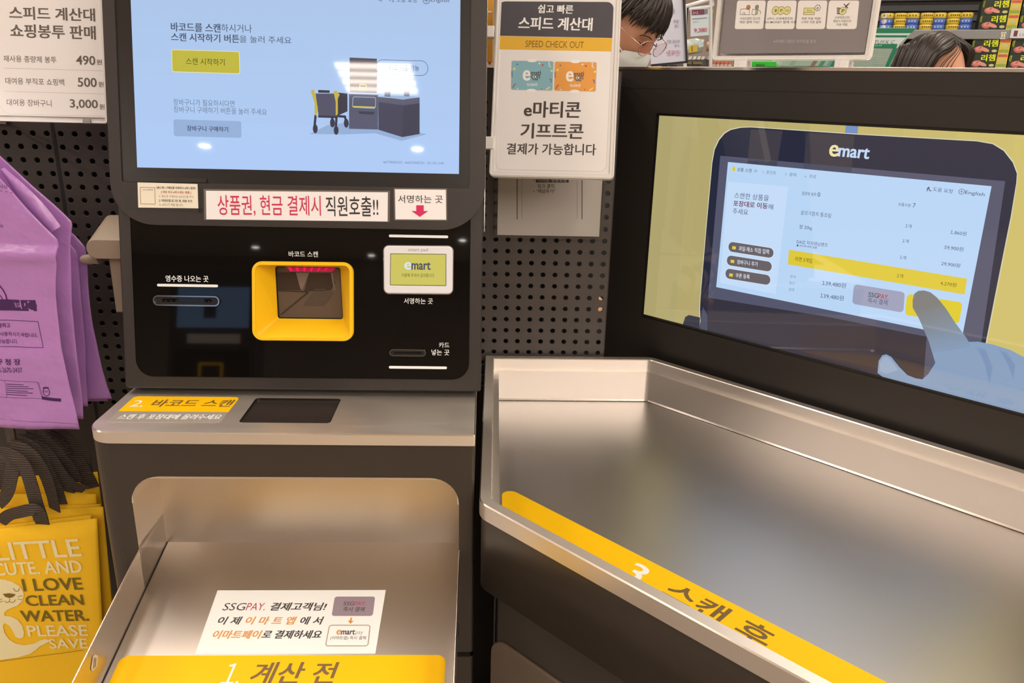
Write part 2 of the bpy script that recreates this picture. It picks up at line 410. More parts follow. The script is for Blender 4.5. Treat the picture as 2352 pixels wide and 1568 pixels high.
def build_tray():
    b = MB(); F = FF(-.196); bk = -.092
    zf = lambda n: .7475 + .25 * (n + .1037)
    arch = [p for p in opening if p[1] > .66]                      # from right foot over the top to the left foot
    arch = [(.4835, .70)] + sorted([p for p in arch], key=lambda p: math.atan2(p[1] - .75, p[0] - .25)) + [(.019, .70)]
    b.loft([[F.P(u, v, 0) for u, v in arch], [F.P(u, v, bk) for u, v in arch]], STEEL_B, False, False, False, False)
    b.add([F.P(u, v, bk) for u, v in arch], [list(range(len(arch)))], STEEL_B)
    # thin bright edge round the opening
    inn = [(min(max(u, .0215), .481), min(v, .9103)) for u, v in arch]
    n = len(arch)
    b.add([F.P(u, v, .0015) for u, v in arch] + [F.P(u, v, .0015) for u, v in inn], [(i, i + 1, i + 1 + n, i + n) for i in range(1, n - 2)], EDGE)
    # sloping floor
    ne = -.47
    P = lambda u, nn, dz=0: Fc.P(u, nn, zf(nn) + dz)
    b.add([P(.019, -.1), P(.4835, -.1), P(.4835, ne), P(.019, ne)], [(3, 2, 1, 0)], STEEL_B)
    b.add([P(.019, -.1, -.004), P(.4835, -.1, -.004), P(.4835, ne, -.004), P(.019, ne, -.004)], [(0, 1, 2, 3)], STEEL_B)
    # side wings
    for u0, u1 in ((.0175, .019), (.4835, .485)):
        sec = [(-.105, zf(-.105)), (-.105, .80), (-.1945, .80), (-.1965, .7915), (ne, .7915 + .245 * (ne + .1965)), (ne, zf(ne))]
        r0 = [Fc.P(u0, a, z) for a, z in sec]; r1 = [Fc.P(u1, a, z) for a, z in sec]
        b.loft([r0, r1], STEEL_B, True, True)
        e0 = Fc.P((u0 + u1) / 2, -.1965, .792); e1 = Fc.P((u0 + u1) / 2, ne, .7915 + .245 * (ne + .1965))
        b.tube([e0, e1], .0013, EDGE, 6)
    # dark seam where floor meets the left wing
    b.add([P(.019, -.1, .0004), P(.0205, -.1, .0004), P(.0205, ne, .0004), P(.019, ne, .0004)], [(3, 2, 1, 0)], DARK)
    tr = b.build('basket_tray', kiosk)
    Ft = Fr(P(0, -.1037), K, (N + Z * .25).normalized())
    # small serial label on the left wing
    # notice
    q = lambda x, y: (150 + x / 2.4247, 1240 + y / 2.4247)
    b = MB(.35)
    b.ppoly(Ft, [(499.7, 1355.5), (886.2, 1354.7), (862, 1501), (448, 1502)], .0006, pbr('glossy_notice', alb(236, 226, 212), .22, spec=.5))
    bk_ = pap(64, 58, 56); org = pap(210, 140, 70); red = pap(176, 60, 72); gr = pap(150, 126, 128, .3)
    def t(s_, x0_, y0_, x1_, y1_, m, bold=0, shear=0, L=.0012): 
        a = q(x0_, y0_); c = q(x1_, y1_); b.text(Ft, s_, a[0], a[1], c[0], c[1], L, m, bold, shear, slope=0)
    t('SSG', 873, 351, 1000, 392, bk_, -.004, .12); t('PAY.', 1003, 351, 1108, 392, red, -.004, .12)
    t('결제고객님!', 1140, 349, 1450, 393, bk_, .035, .2)
    t('이 제', 845, 427, 975, 471, bk_, .03, .2); t('이 마 트 앱', 1000, 427, 1280, 471, org, .03, .2); t('에 서', 1305, 427, 1432, 471, bk_, .03, .2)
    t('이마트페이', 816, 503, 1086, 550, org, .035, .2); t('로 결제하세요', 1090, 503, 1420, 549, bk_, .035, .2)
    b.poly(Ft, rpoly([Ft.uv(*q(1483, 423)), Ft.uv(*q(1712, 423)), Ft.uv(*q(1726, 315)), Ft.uv(*q(1501, 315))], .004), .0009, gr)
    t('SSG', 1547, 343, 1608, 364, bk_, 0, .1); t('PAY.', 1610, 343, 1672, 364, red, 0, .1); t('즉시 결제', 1545, 373, 1666, 398, bk_, .01, .1)
    for a in ([(1589, 432), (1598, 432), (1592, 455), (1582, 455)], [(1574, 450), (1606, 450), (1588, 467)]): b.ppoly(Ft, [q(*p) for p in a], .0012, org)
    o1 = [Ft.uv(*q(1447, 592)), Ft.uv(*q(1687, 592)), Ft.uv(*q(1700, 474)), Ft.uv(*q(1470, 474))]
    b.holed(Ft, rpoly(o1, .004), [inset(rpoly(o1, .004), .0009)], .0009, pap(150, 116, 80))
    t('e', 1508, 500, 1533, 527, org, .03); t('mart', 1535, 500, 1611, 527, bk_, .03); t('pay', 1614, 509, 1656, 531, pap(170, 150, 135)); t('(이마트앱) 즉시 결제', 1474, 535, 1672, 558, bk_)
    o = b.build('payment_notice', tr); o['label'] = 'glossy white payment notice lying flat on the tray floor'
    b = MB()
    TL = Ft.uv(283, 1504); TR_ = Ft.uv(1024, 1506)
    u0, u1, v1, v0 = .0285, .4695, (TL[1] + TR_[1]) / 2, (TL[1] + TR_[1]) / 2 - .13
    b.prism(Ft, rrect(u0, v0, u1, v1, .012), 0, .0006, YELDEC)
    b.text(Ft, '1.', 505, 1524, 546, 1572, .0008, WPRINT, .0, .14, slope=0); b.text(Ft, '계산 전', 571, 1521, 770, 1571, .0008, pap(120, 88, 52), .022, .16, slope=0)
    o = b.build('step_label', tr); o['label'] = 'yellow step label across the tray floor'
    Fw = Fr(FK(0).P(.0192, 0), N, Z); b = MB(); qs = lambda x, y: (x / 2.579, 960 + y / 2.579)
    b.ppoly(Fw, [qs(*p) for p in ((536, 1488), (548, 1498), (572, 1470), (578, 1412), (566, 1398), (548, 1408))], .0005, pap(206, 186, 160))
    for p in ([(556, 1420), (552, 1480)], [(565, 1420), (561, 1472)]): b.stroke(Fw, [qs(*k) for k in p], .0018, .0008, pap(90, 76, 64))
    o = b.build('serial_sticker', tr); o['label'] = 'tiny pale serial sticker on the left wing of the tray'
    return tr
tray = build_tray()
# steel counter top
def build_counter():
    b = MB(); F = FK(ZC); th = .017
    plan = rpoly([(-.0335, -.2), (.506, -.2), (.506, .06), (-.0335, .06)], [.036, .002, 0, 0], 10)
    hole = rrect(.168, -.164, .298, -.0725, .006)
    i1 = inset(plan, .0016)
    b.holed(F, i1, [hole], 0, STEEL)
    b.loft([[F.P(u, v, -.0016) for u, v in plan], [F.P(u, v, 0) for u, v in i1]], EDGE, False, False, True)
    b.loft([[F.P(u, v, -th) for u, v in plan], [F.P(u, v, -.0016) for u, v in plan]], STEEL, True, False, True)
    b.loft([[F.P(u, v, 0) for u, v in hole], [F.P(u, v, -.004) for u, v in hole]], BEZEL, False, False)
    ct = b.build('countertop', kiosk)
    b = MB(); b.poly(F, hole, -.0035, pbr('dark_scan_glass', (.035, .028, .025), .16)); o = b.build('scan_window', ct)
    o['label'] = 'dark glass scan window in the counter'
    b = MB(); s_ = 2.5565; q = lambda x, y: (200 + x / s_, 880 + y / s_)
    yl = [(313, 909.8), (548, 911.6), (526.6, 945.8), (275.6, 945.3)]
    gl = [(275.6, 945.3), (526.6, 945.8), (509, 969.6), (254, 969.6)]
    bl, br, tr_, tl = F.uv(254, 969.6), F.uv(509, 969.6), F.uv(548, 911.6), F.uv(300, 910)
    u0 = .021; u1 = .1675 - .012; va = F.uv(400, 969.6)[1]; vb = F.uv(400, 910.8)[1]; vm = F.uv(400, 945.5)[1]
    u0 = (bl[0] + tl[0]) / 2; u1 = (br[0] + tr_[0]) / 2
    b.prism(F, rpoly([(u0, va), (u1, va), (u1, vm), (u0, vm)], [.007, .007, 0, 0]), 0, .0004, pbr('grey_vinyl', alb(150, 134, 116), .5))
    b.prism(F, rpoly([(u0, vm), (u1, vm), (u1, vb), (u0, vb)], [0, 0, .007, .007]), 0, .00045, YELDEC)
    br_ = pap(120, 84, 40)
    b.text(F, '2.', *q(243, 101), *q(322, 139), .00055, WPRINT, .01, .05, slope=.003)
    b.text(F, '바코드 스캔', *q(365, 97), *q(842, 139), .00055, br_, .02, .1, slope=.003)
    b.text(F, '스캔 후 포장대에 올려주세요', *q(172, 182), *q(776, 212), .0005, WPRINT, .02, .1, slope=.003)
    o = b.build('step_label', ct); o['label'] = 'yellow and grey step label on the steel counter'
build_counter()
# leaning head
def build_head():
    q8 = lambda x, y: (570 + x / 7.838, 590 + y / 7.838)
    scan_out = rpoly([FH.uv(*q8(90, 1490)), FH.uv(*q8(1890, 1505)), FH.uv(*q8(1885, 105)), FH.uv(*q8(80, 85))], .015, 8); scan_hole = inset(scan_out, .002)
    b = MB()
    body = rpoly([(-.033, -.3325), (.513, -.3325), (.513, .42), (-.033, .42)], .004); bi = inset(body, .002)
    b.loft([[FH.P(u, v, -.16) for u, v in body], [FH.P(u, v, -.006) for u, v in body], [FH.P(u, v, -.004) for u, v in bi]], BLACK, True, False)
    b.holed(FH, bi, [scan_hole], -.004, BLACK)
    # foot of the head down to the counter
    b.prism(FK(ZC), [(-.02, -.045), (.50, -.045), (.50, .055), (-.02, .055)], 0, .02, DARK)
    b.build('head_casing', kiosk)
    # glass front
    b = MB(); q6 = lambda x, y: (270 + x / 2.8, 390 + y / 2.8)
    gl = rpoly([(-.0145, -.3135), (.4935, -.3135), (.4935, -.05), (-.0145, -.05)], [.026, .026, 0, 0], 10)
    b.holed(FH, gl, [scan_hole], -.0032, GLASS)
    b.loft([[FH.P(u, v, -.0045) for u, v in inset(gl, -.0012)], [FH.P(u, v, -.0025) for u, v in gl]], BEZEL, False, False)
    w_ = WPRINT; d = -.0027
    def t(s_, x0_, y0_, x1_, y1_, bold=.01, sl=.012): b.text(FH, s_, *q6(x0_, y0_), *q6(x1_, y1_), d, w_, bold, 0, slope=sl)
    t('영수증 나오는 곳', 305, 678, 581, 719, .018); t('바코드 스캔', 1098, 522, 1287, 559, .012); t('서명하는 곳', 1840, 824, 2027, 862, .015)
    t('카드', 2066, 1110, 2133, 1144, .015); t('넣는 곳', 2018, 1155, 2133, 1193, .015)
    for x0_, y0_, x1_, y1_ in ((250, 741, 642, 747), (1744, 424, 2126, 431), (1744, 1270, 2118, 1276)):
        a = V(FH.uv(*q6(x0_, y0_))); c = V(FH.uv(*q6(x1_, y1_))); b.prism(FH, rrect(a.x, a.y - .002, c.x, a.y + .002, .0019), d - .0004, d + .0006, w_)
    gp = b.build('glass_panel', kiosk)
    # receipt slot
    b = MB(); a = FH.uv(*q6(230, 872)); c = FH.uv(*q6(655, 812)); o_ = rrect(a[0], a[1], c[0], c[1], .0075)
    i_ = rrect(a[0] + .012, a[1] + .0055, c[0] - .012, c[1] - .0045, .003)
    b.ring(FH, o_, inset(o_, .0018), -.004, .001, CHROME); b.holed(FH, inset(o_, .0018), [i_], -.001, BEZEL)
    b.loft([[FH.P(u, v, -.001) for u, v in i_], [FH.P(u, v, -.006) for u, v in i_]], CHROME, False, False); b.poly(FH, i_, -.006, DARK)
    for k in range(9):
        uu = i_[0][0] + .004 + k * (i_[8][0] - i_[0][0] - .008) / 8; b.box(FH, uu, a[1] + .006, uu + .003, a[1] + .0085, -.006, -.003, BEZEL)
    o = b.build('receipt_slot', kiosk); o['label'] = 'chrome rimmed receipt slot at the left of the glass'
    # card slot
    b = MB(); a = FH.uv(*q6(1748, 1196)); c = FH.uv(*q6(1984, 1156)); o_ = rrect(a[0], a[1], c[0], c[1], .006); i_ = rrect(a[0] + .006, a[1] + .0045, c[0] - .006, c[1] - .004, .002)
    b.ring(FH, o_, i_, -.004, .0012, BEZEL); b.ring(FH, o_, inset(o_, .001), -.004, .0016, CHROME); b.poly(FH, i_, -.006, DARK); b.loft([[FH.P(u, v, .001) for u, v in i_], [FH.P(u, v, -.006) for u, v in i_]], DARK, False, False)
    o = b.build('card_slot', kiosk); o['label'] = 'narrow card slot at the lower right of the glass'
    # barcode scanner
    q8 = lambda x, y: (570 + x / 7.838, 590 + y / 7.838)
    b = MB()
    out = rpoly([FH.uv(*q8(90, 1490)), FH.uv(*q8(1890, 1505)), FH.uv(*q8(1885, 105)), FH.uv(*q8(80, 85))], .015, 8)
    lip = rpoly([FH.uv(*q8(145, 1445)), FH.uv(*q8(1835, 1455)), FH.uv(*q8(1830, 155)), FH.uv(*q8(135, 140))], .009, 8)
    DP = -.034; FW = FH.at(0, 0, DP)
    win = rpoly([FW.uv(*q8(535, 1105)), FW.uv(*q8(1710, 1120)), FW.uv(*q8(1658, 190)), FW.uv(*q8(485, 165))], .004, 8)
    b.holed(FH, out, [lip], .0035, YEL)
    b.loft([[FH.P(u, v, -.004) for u, v in inset(out, -.0008)], [FH.P(u, v, .0022) for u, v in inset(out, -.0008)], [FH.P(u, v, .0035) for u, v in out]], YEL, False, False, True)
    b.loft([[FH.P(u, v, .0035) for u, v in lip], [FH.P(u, v, .0005) for u, v in lip], [FW.P(u, v, 0) for u, v in win]], YEL, False, False)
    bs = b.build('barcode_scanner', kiosk); bs['label'] = 'yellow framed barcode scanner in the glass'
    b = MB(); wi = inset(win, .0015)
    b.loft([[FW.P(u, v, 0) for u, v in win], [FW.P(u, v, -.004) for u, v in wi]], DARK, False, False)
    b.poly(FW, wi, -.004, pbr('scanner_glass', (.13, .098, .075), .06, spec=.6))
    g1 = pbr('scanner_facet', (.20, .16, .14), .1); g2 = pbr('scanner_facet_dark', (.055, .04, .032), .1); pk = lamp_mat('scanner_led', (1., .0, .11), .8, .01); pk2 = lamp_mat('scanner_led_dim', (.8, .0, .07), .5, .01)
    L = -.0034
    def fp(pts, m, L_=L): b.ppoly(FW, [q8(*p) for p in pts], L_, m)
    fp([(505, 280), (850, 275), (940, 600), (520, 600)], g2); fp([(1090, 290), (1480, 290), (1560, 470), (1480, 600), (1000, 620)], g2)
    fp([(850, 280), (1090, 285), (965, 600), (930, 570)], g1, L + .0002); fp([(1478, 295), (1515, 295), (1560, 600), (1540, 600)], g1, L + .0002)
    fp([(535, 603), (1080, 622), (1080, 640), (535, 615)], DARK, L + .0003); fp([(1045, 640), (1090, 640), (600, 1040), (560, 1040)], g2, L + .0003)
    fp([(1000, 840), (1180, 610), (1480, 620), (1520, 660), (1370, 860), (1330, 880), (1010, 880)], pbr('scanner_core', (.10, .075, .058), .12), L + .0002)
    fp([(1190, 580), (1395, 580), (1395, 592), (1190, 592)], CHROME, L + .0006); fp([(1145, 806), (1362, 806), (1362, 817), (1145, 817)], CHROME, L + .0006)
    fp([(640, 172), (1590, 188), (1500, 270), (800, 265)], pk2, L + .0004)
    for k in range(6): fp([(700 + k * 140, 176), (760 + k * 140, 177), (790 + k * 115, 262), (745 + k * 122, 258)], pk, L + .0006)
    o = b.build('scanner_window', bs); o['label'] = 'dark faceted scanner window with a pink light strip'
    # signature pad
    b = MB(); o_ = rpoly([FH.uv(*q6(1716, 793)), FH.uv(*q6(2155, 797)), FH.uv(*q6(2157, 492)), FH.uv(*q6(1714, 488))], .0075, 6)
    b.prism(FH, inset(o_, -.0014), -.004, .002, CHROME); b.prism(FH, o_, 0, .005, pbr('white_plastic', alb(222, 210, 202), .3), .0015)
    b.text(FH, 'smart pad', *q6(1870, 503), *q6(1996, 528), .0053, pap(150, 140, 130), 0, 0, slope=.01)
    sg = b.build('signature_pad', kiosk); sg['label'] = 'white signature pad with a small yellow screen'
    b = MB(); c4 = [FH.uv(*q6(1755, 740)), FH.uv(*q6(2114, 745)), FH.uv(*q6(2115, 541)), FH.uv(*q6(1757, 537))]
    b.poly(FH, c4, .0052, DARK); b.poly(FH, inset(c4, .0008), .0054, scr(206, 196, 96))
    b.text(FH, 'e', *q6(1848, 592), *q6(1892, 640), .0057, scr(214, 228, 240), .05, 0, slope=.01); b.text(FH, 'mart', *q6(1893, 592), *q6(2014, 641), .0057, scr(80, 84, 96), .045, 0, slope=.01)
    b.text(FH, '이용해 주셔서 감사합니다', *q6(1830, 664), *q6(2038, 688), .0057, scr(70, 66, 50), 0, 0, slope=.01)
    b.build('pad_screen', sg)
    # screen module
    b = MB()
    mod = rpoly([(-.0395, -.0838), (.5155, -.0838), (.5155, .40), (-.0395, .40)], [.062, .066, .03, .03], 12)
    rec = rrect(-.0225, -.0215, .4918, .36, .003)
    b.ring(FH, mod, rec, -.006, .0022, BLACK)
    b.loft([[FH.P(u, v, -.02) for u, v in mod], [FH.P(u, v, -.006) for u, v in mod]], BLACK, True, False)
    b.poly(FH, rec, -.0002, BEZEL)
    e0 = FH.P(.5152, -.1, .001); e1 = FH.P(.5152, .38, .001); b.tube([FH.P(.5150, -.085, -.008), FH.P(.5150, .38, -.008)], .0012, CHROME, 6)
    sm = b.build('screen_module', kiosk)
    b = MB()
    b.poly(FH, [(-.0025, -.003), (.4785, -.003), (.4785, .271), (-.0025, .271)], .0001, BEZEL)
    # picture; the grey of the reflected room is put into its upper rows
    nrow = 12
    for k in range(nrow):
        f = (k + .5) / nrow; v0 = .268 * k / nrow; v1 = .268 * (k + 1) / nrow
        b.poly(FH, [(0, v0), (.476, v0), (.476, v1), (0, v1)], .0003, scr(int(173 - 4 * f), int(203 - 7 * f), int(246 - 14 * f)))
    q5 = lambda x, y: (300 + x / 2.94, y / 2.94)
    dk = scr(72, 84, 108); gy = scr(104, 120, 146)
    def t(s_, x0_, y0_, x1_, y1_, m=dk, bold=0., sl=.03, L=.0012): b.text(FH, s_, *q5(x0_, y0_), *q5(x1_, y1_), L, m, bold, 0, slope=sl)
    t('바코드를 스캔', 276, 152, 609, 212, dk, .028); t('하시거나', 614, 162, 821, 217, dk)
    t('스캔 시작하기 버튼', 277, 222, 735, 278, dk, .028); t('을 눌러 주세요', 738, 240, 1087, 288, dk)
    y0_ = rpoly([FH.uv(*q5(281, 487)), FH.uv(*q5(741, 501)), FH.uv(*q5(737, 347)), FH.uv(*q5(276, 334))], .003)
    b.poly(FH, y0_, .0006, scr(228, 224, 170)); b.poly(FH, inset(y0_, .001), .0008, scr(190, 182, 62)); t('스캔 시작하기', 376, 391, 637, 437, scr(84, 82, 42), .008)
    t('장바구니가 필요하시다면', 291, 667, 703, 711, gy); t('장바구니 구매하기 버튼을 눌러 주세요', 293, 717, 921, 760, gy)
    g0 = rpoly([FH.uv(*q5(294, 919)), FH.uv(*q5(750, 931)), FH.uv(*q5(748, 819)), FH.uv(*q5(290, 806))], .003); b.poly(FH, g0, .0008, scr(146, 175, 216)); t('장바구니 구매하기', 383, 848, 660, 884, scr(58, 70, 100), .018)
    t('대', 1675, -20, 1698, 14); t('도움 요청', 1795, -18, 1932, 16); t('English', 2027, -12, 2151, 21)
    c = FH.uv(*q5(1997, 4)); b.holed(FH, [(c[0] + .0052 * math.cos(a), c[1] + .0052 * math.sin(a)) for a in [i * .3927 for i in range(16)]], [[(c[0] + .0044 * math.cos(a), c[1] + .0044 * math.sin(a)) for a in [i * .3927 for i in range(16)]]], .0008, dk)
    b.stroke(FH, [q5(1983, 4), q5(2011, 4)], .0007, .0008, dk); b.stroke(FH, [q5(1997, -10), q5(1997, 18)], .0007, .0008, dk)
    t('ㅈ요', 1745, -16, 1782, 14)
    pl_ = rpoly([FH.uv(*q5(1655, 505)), FH.uv(*q5(2009, 514)), FH.uv(*q5(2009, 411)), FH.uv(*q5(1655, 402))], .47 * (FH.uv(*q5(1655, 402))[1] - FH.uv(*q5(1655, 505))[1]), 8); b.holed(FH, pl_, [inset(pl_, .0007)], .0008, dk)
    t('카드 사용 가능', 1745, 436, 1948, 474, scr(56, 66, 90), .01)
    t('###T7980000422001   ####SC000#0022001   2022/1027-15:400', 1706, 1085, 2115, 1104, gy, -.006, .02)
    # drawing of trolley, kiosk and packing counter
    def sh(pts, c_, L=.0006): b.ppoly(FH, [q5(*p) for p in pts], L, scr(*c_))
    sh([(1208, 905), (1330, 845), (1460, 828), (1680, 850), (1990, 903), (1995, 908), (1832, 951), (1650, 900), (1430, 908)], (146, 174, 214))
    a_, c_, g_ = (66, 68, 90), (78, 80, 102), (52, 54, 72)
    sh([(1395, 625), (1465, 632), (1465, 752), (1398, 782)], g_, .0008); sh([(1250, 632), (1385, 632), (1402, 785), (1270, 785)], c_, .001)
    sh([(1268, 608), (1345, 611), (1345, 628), (1268, 627)], g_, .0012)
    sh([(1218, 612), (1238, 606), (1250, 640), (1266, 735), (1256, 785), (1244, 775), (1244, 700)], (196, 178, 66), .0014); sh([(1370, 617), (1390, 613), (1413, 640), (1400, 668), (1401, 770), (1386, 783), (1386, 690)], (196, 178, 66), .0014)
    for p in ([(1250, 780), (1242, 865)], [(1392, 780), (1386, 870)], [(1272, 786), (1386, 790)], [(1362, 795), (1364, 830)], [(1405, 785), (1448, 788), (1458, 830)]): b.stroke(FH, [q5(*k) for k in p], .0035, .001, scr(*g_))
    for x, y in ((1248, 870), (1389, 880), (1364, 830), (1457, 832)): b.disc(FH, FH.uv(*q5(x, y)), .0036, .0012, scr(*g_), .0066)
    sh([(1672, 655), (1842, 672), (1952, 658), (1952, 905), (1835, 926), (1674, 876)], a_, .0008); sh([(1842, 680), (1952, 664), (1952, 905), (1835, 926)], (60, 62, 82), .001)
    sh([(1672, 652), (1780, 645), (1952, 655), (1840, 674)], (150, 176, 212), .001); sh([(1672, 660), (1842, 676), (1952, 660), (1952, 698), (1842, 712), (1672, 690)], (86, 88, 110), .0011)
    sh([(1715, 622), (1755, 620), (1755, 655), (1715, 652)], (92, 108, 138), .0012); sh([(1848, 606), (1882, 606), (1884, 652), (1846, 650)], (92, 108, 138), .0012)
    sh([(1476, 630), (1672, 640), (1672, 875), (1476, 870)], (84, 88, 112), .0014); sh([(1480, 390), (1664, 398), (1662, 628), (1482, 622)], (60, 60, 74), .0014); sh([(1478, 628), (1672, 634), (1672, 642), (1476, 636)], (176, 196, 226), .0016)
    o1 = [FH.uv(*q5(1497, 727)), FH.uv(*q5(1655, 735)), FH.uv(*q5(1658, 658)), FH.uv(*q5(1502, 652))]; b.holed(FH, rpoly(o1, .003), [inset(rpoly(o1, .003), .0007)], .0016, scr(180, 196, 224))
    sh([(1500, 716), (1653, 722), (1653, 731), (1500, 725)], (206, 190, 80), .0018); sh([(1535, 752), (1650, 756), (1640, 775), (1550, 770)], (58, 60, 78), .0016)
    o1 = [FH.uv(*q5(1546, 596)), FH.uv(*q5(1596, 598)), FH.uv(*q5(1596, 572)), FH.uv(*q5(1546, 570))]; b.holed(FH, o1, [inset(o1, .0012)], .0016, scr(206, 186, 80))
    b.build('display_screen', sm)
    # taped notices
    q2 = lambda x, y: (230 + x / 8.711, 380 + y / 8.711)
    b = MB(); D0 = .0024
    for p in ([(515, 232), (2138, 258), (2138, 345), (515, 320)], [(540, 345), (770, 345), (770, 520), (555, 520)], [(498, 612), (770, 612), (775, 905), (500, 895)], [(760, 850), (2060, 865), (2060, 950), (760, 905)], [(1970, 370), (2060, 540), (2060, 960), (1975, 960)]):
        b.ppoly(FH, [q2(*k) for k in p], D0, TAPE)
    o = b.build('tape', sm); o['label'] = 'strips of black tape around the small notice'
    b = MB(); b.ppoly(FH, [q2(*k) for k in ((763, 340), (1962, 372), (1977, 858), (778, 842))], D0 + .0002, pap(232, 212, 182))
    def t(s_, x0_, y0_, x1_, y1_, m, bold=0.): b.text(FH, s_, *q2(x0_, y0_), *q2(x1_, y1_), D0 + .0004, m, bold, 0, slope=.022)
    n1 = pap(80, 70, 60); n2 = pap(176, 60, 56); n3 = pap(140, 126, 108)
    t('QR스캔 / 구매상품 리뷰하고 e머니 받자!', 1142, 416, 1922, 470, n1, .02); t('[ 리뷰 쓰고 e머니 받는 방법 ]', 1238, 506, 1830, 562, n2, .02)
    t('1. 핸드폰 카메라로 QR코드를 찍고', 1194, 592, 1884, 642, n3); t('2. 이마트앱 로그인 후, 리뷰 쓰기', 1194, 674, 1850, 730, n1, .025); t('3. e머니가 적립 됩니다.', 1200, 757, 1678, 808, n3, .01)
    t('emart 영등포점', 865, 473, 1072, 497, n1, .01); b.stroke(FH, [q2(*k) for k in ((818, 438), (1108, 445), (1118, 772), (830, 768))], .0007, D0 + .0004, pap(150, 110, 90), True)
    o = b.build('notice', sm); o['label'] = 'small cream notice taped at the left under the screen'
    b = MB(); c4 = [(474.3, 438.2), (891.4, 441.8), (890.7, 508.6), (475.4, 503.6)]
    b.ppoly(FH, [(469, 434), (896, 438.5), (895.5, 509.8), (470.5, 504.8)], D0 + .0001, pbr('laminate_edge', (.16, .15, .14), .15)); b.ppoly(FH, c4, D0 + .0002, pap(236, 220, 208, .3))
    b.text(FH, '상품권, 현금 결제시', *q6(650, 163), *q6(1311, 297), D0 + .0004, pap(200, 48, 78), .012, 0, slope=.006); b.text(FH, '직원호출!!', *q6(1343, 170), *q6(1679, 299), D0 + .0004, pap(48, 42, 40), .012, 0, slope=.004)
    o = b.build('notice', sm); o['label'] = 'long white notice with large red and black lettering'
    b = MB(); b.ppoly(FH, [(904.5, 432), (1026.8, 433), (1027.5, 507), (906, 506)], D0 + .0001, MATS['laminate_edge']); b.ppoly(FH, [(907.5, 434.8), (1024.3, 436), (1025, 504.6), (908.8, 503.6)], D0 + .0002, pap(236, 220, 208, .3))
    b.text(FH, '서명하는 곳', *q6(1805, 163), *q6(2092, 213), D0 + .0004, pap(60, 54, 52), .008, 0, slope=.006)
    b.ppoly(FH, [q6(*p) for p in ((1922, 228), (1970, 228), (1970, 265), (1999, 265), (1945, 303), (1891, 265), (1922, 265))], D0 + .0004, pap(206, 40, 84))
    o = b.build('notice', sm); o['label'] = 'small white notice with a red down arrow'
build_head()

# ------------------------------------------------------------------ packing table
table = thing('packing_table', 'long packing table with a steel tray top set at an angle', 'table', FT(0).P(.45, -.3))
def build_table():
    # plan in the table's own plane (u along the front to the near right, v away to the back)
    F = FT(ZR)
    def kuv(u, n):                        # kiosk coordinates -> table coordinates
        p = FK(ZR).P(u, n) - F.O; return (p.dot(F.ex), p.dot(F.ey))
    A = kuv(.5235, .374); Bq = kuv(.875, .374); Bq = (Bq[0], 0.0) if abs(Bq[1]) < .02 else Bq
    Dq = None
    # left edge meets the front edge
    p0 = V(kuv(.5205, .374)); p1 = V(kuv(.5125, -.26)); dvec = p1 - p0; tt = (-.677 - p0.y) / dvec.y; Dq = p0 + dvec * tt
    UE = 1.35
    plan = [(Dq.x, -.677), (UE, -.677), (UE, .012), (Bq[0] - .0, .012), (p0.x, p0.y)]
    def off(d): return rpoly(inset(plan, d), [.038 - d, .03 - d, .03 - d, .034 - d, .003], 8)
    outer = off(0); i1, i2, i3 = off(.0016), off(.0165), off(.018); FLZ = -.095
    b = MB()
    lo = lambda poly, z: [F.P(u, v, z) for u, v in poly]
    b.loft([lo(outer, -.024), lo(outer, -.0016)], STEEL_T, False, False, True)
    b.loft([lo(outer, -.0016), lo(i1, 0)], EDGE, False, False, True)
    b.loft([lo(i1, 0), lo(i2, 0)], STEEL, False, False)
    b.loft([lo(i2, 0), lo(i3, -.0016)], EDGE, False, False, True)
    i4, i5, i6 = off(.0181), off(.0205), off(.0212)
    b.loft([lo(i3, -.0016), lo(i4, FLZ + .004)], STEEL_T, False, False, True)
    b.loft([lo(i4, FLZ + .004), lo(i5, FLZ + .001)], EDGE, False, False, True)
    b.loft([lo(i5, FLZ + .001), lo(i6, FLZ)], DARK, False, False, True)
    b.add(lo(i6, FLZ), [list(range(len(i6)))], STEEL_T)
    b.loft([lo(outer, -.024), lo(off(.029), -.024)], STEEL, False, False)
    top = b.build('tray_top', table)
    b = MB(); ap = off(.003)
    b.loft([lo(off(.02), -.1415), lo(ap, -.1395), lo(ap, -.0245)], BROWN, True, False, True)
    b.build('apron', table)
    b = MB(); cb = off(.028); b.loft([lo(cb, -.90), lo(cb, -.1415)], pbr('dark_cabinet', (.030, .024, .020), .4, noise_amt=.1, scale=8), True, True, True); b.build('cabinet', table)
    # lighter panel low on the front
    Fp = FD(.677 - .028)
    b = MB(); u0 = Fp.uv(1131, 1500)[0]; zt = Fp.uv(1165, 1479)[1]
    b.prism(Fp, rpoly([(u0, .10), (u0 + .34, .10), (u0 + .34, zt), (u0, zt)], [.01, .01, .03, .03]), 0, .004, pbr('bronze_panel', (.13, .10, .072), .42, noise_amt=.1, scale=5), .001); b.build('door_panel', table)
    # yellow step strip along the front of the tray
    Fs = FT(ZR + FLZ); b = MB()
    uL = lambda v: p0.x + (Dq.x - p0.x) * (v - p0.y) / (Dq.y - p0.y)
    mL = .0859 - uL(-.5222)
    b.prism(Fs, rpoly([(uL(-.648) + mL, -.648), (1.3, -.648), (1.3, -.4975), (uL(-.4975) + mL, -.4975)], [.002, .006, .006, .014]), 0, .0006, YELDEC)
    b.textuv(Fs, '3.', V((.354, -.556)), V((.398, -.556)), .042, .0008, WPRINT, .02, 0)
    b.textuv(Fs, '스캔 후', V((.418, -.5545)), V((.5675, -.5545)), .044, .0008, pap(112, 84, 46), .025, 0)
    o = b.build('step_label', top); o['label'] = 'long yellow step label along the front of the tray'
    return outer
build_table()

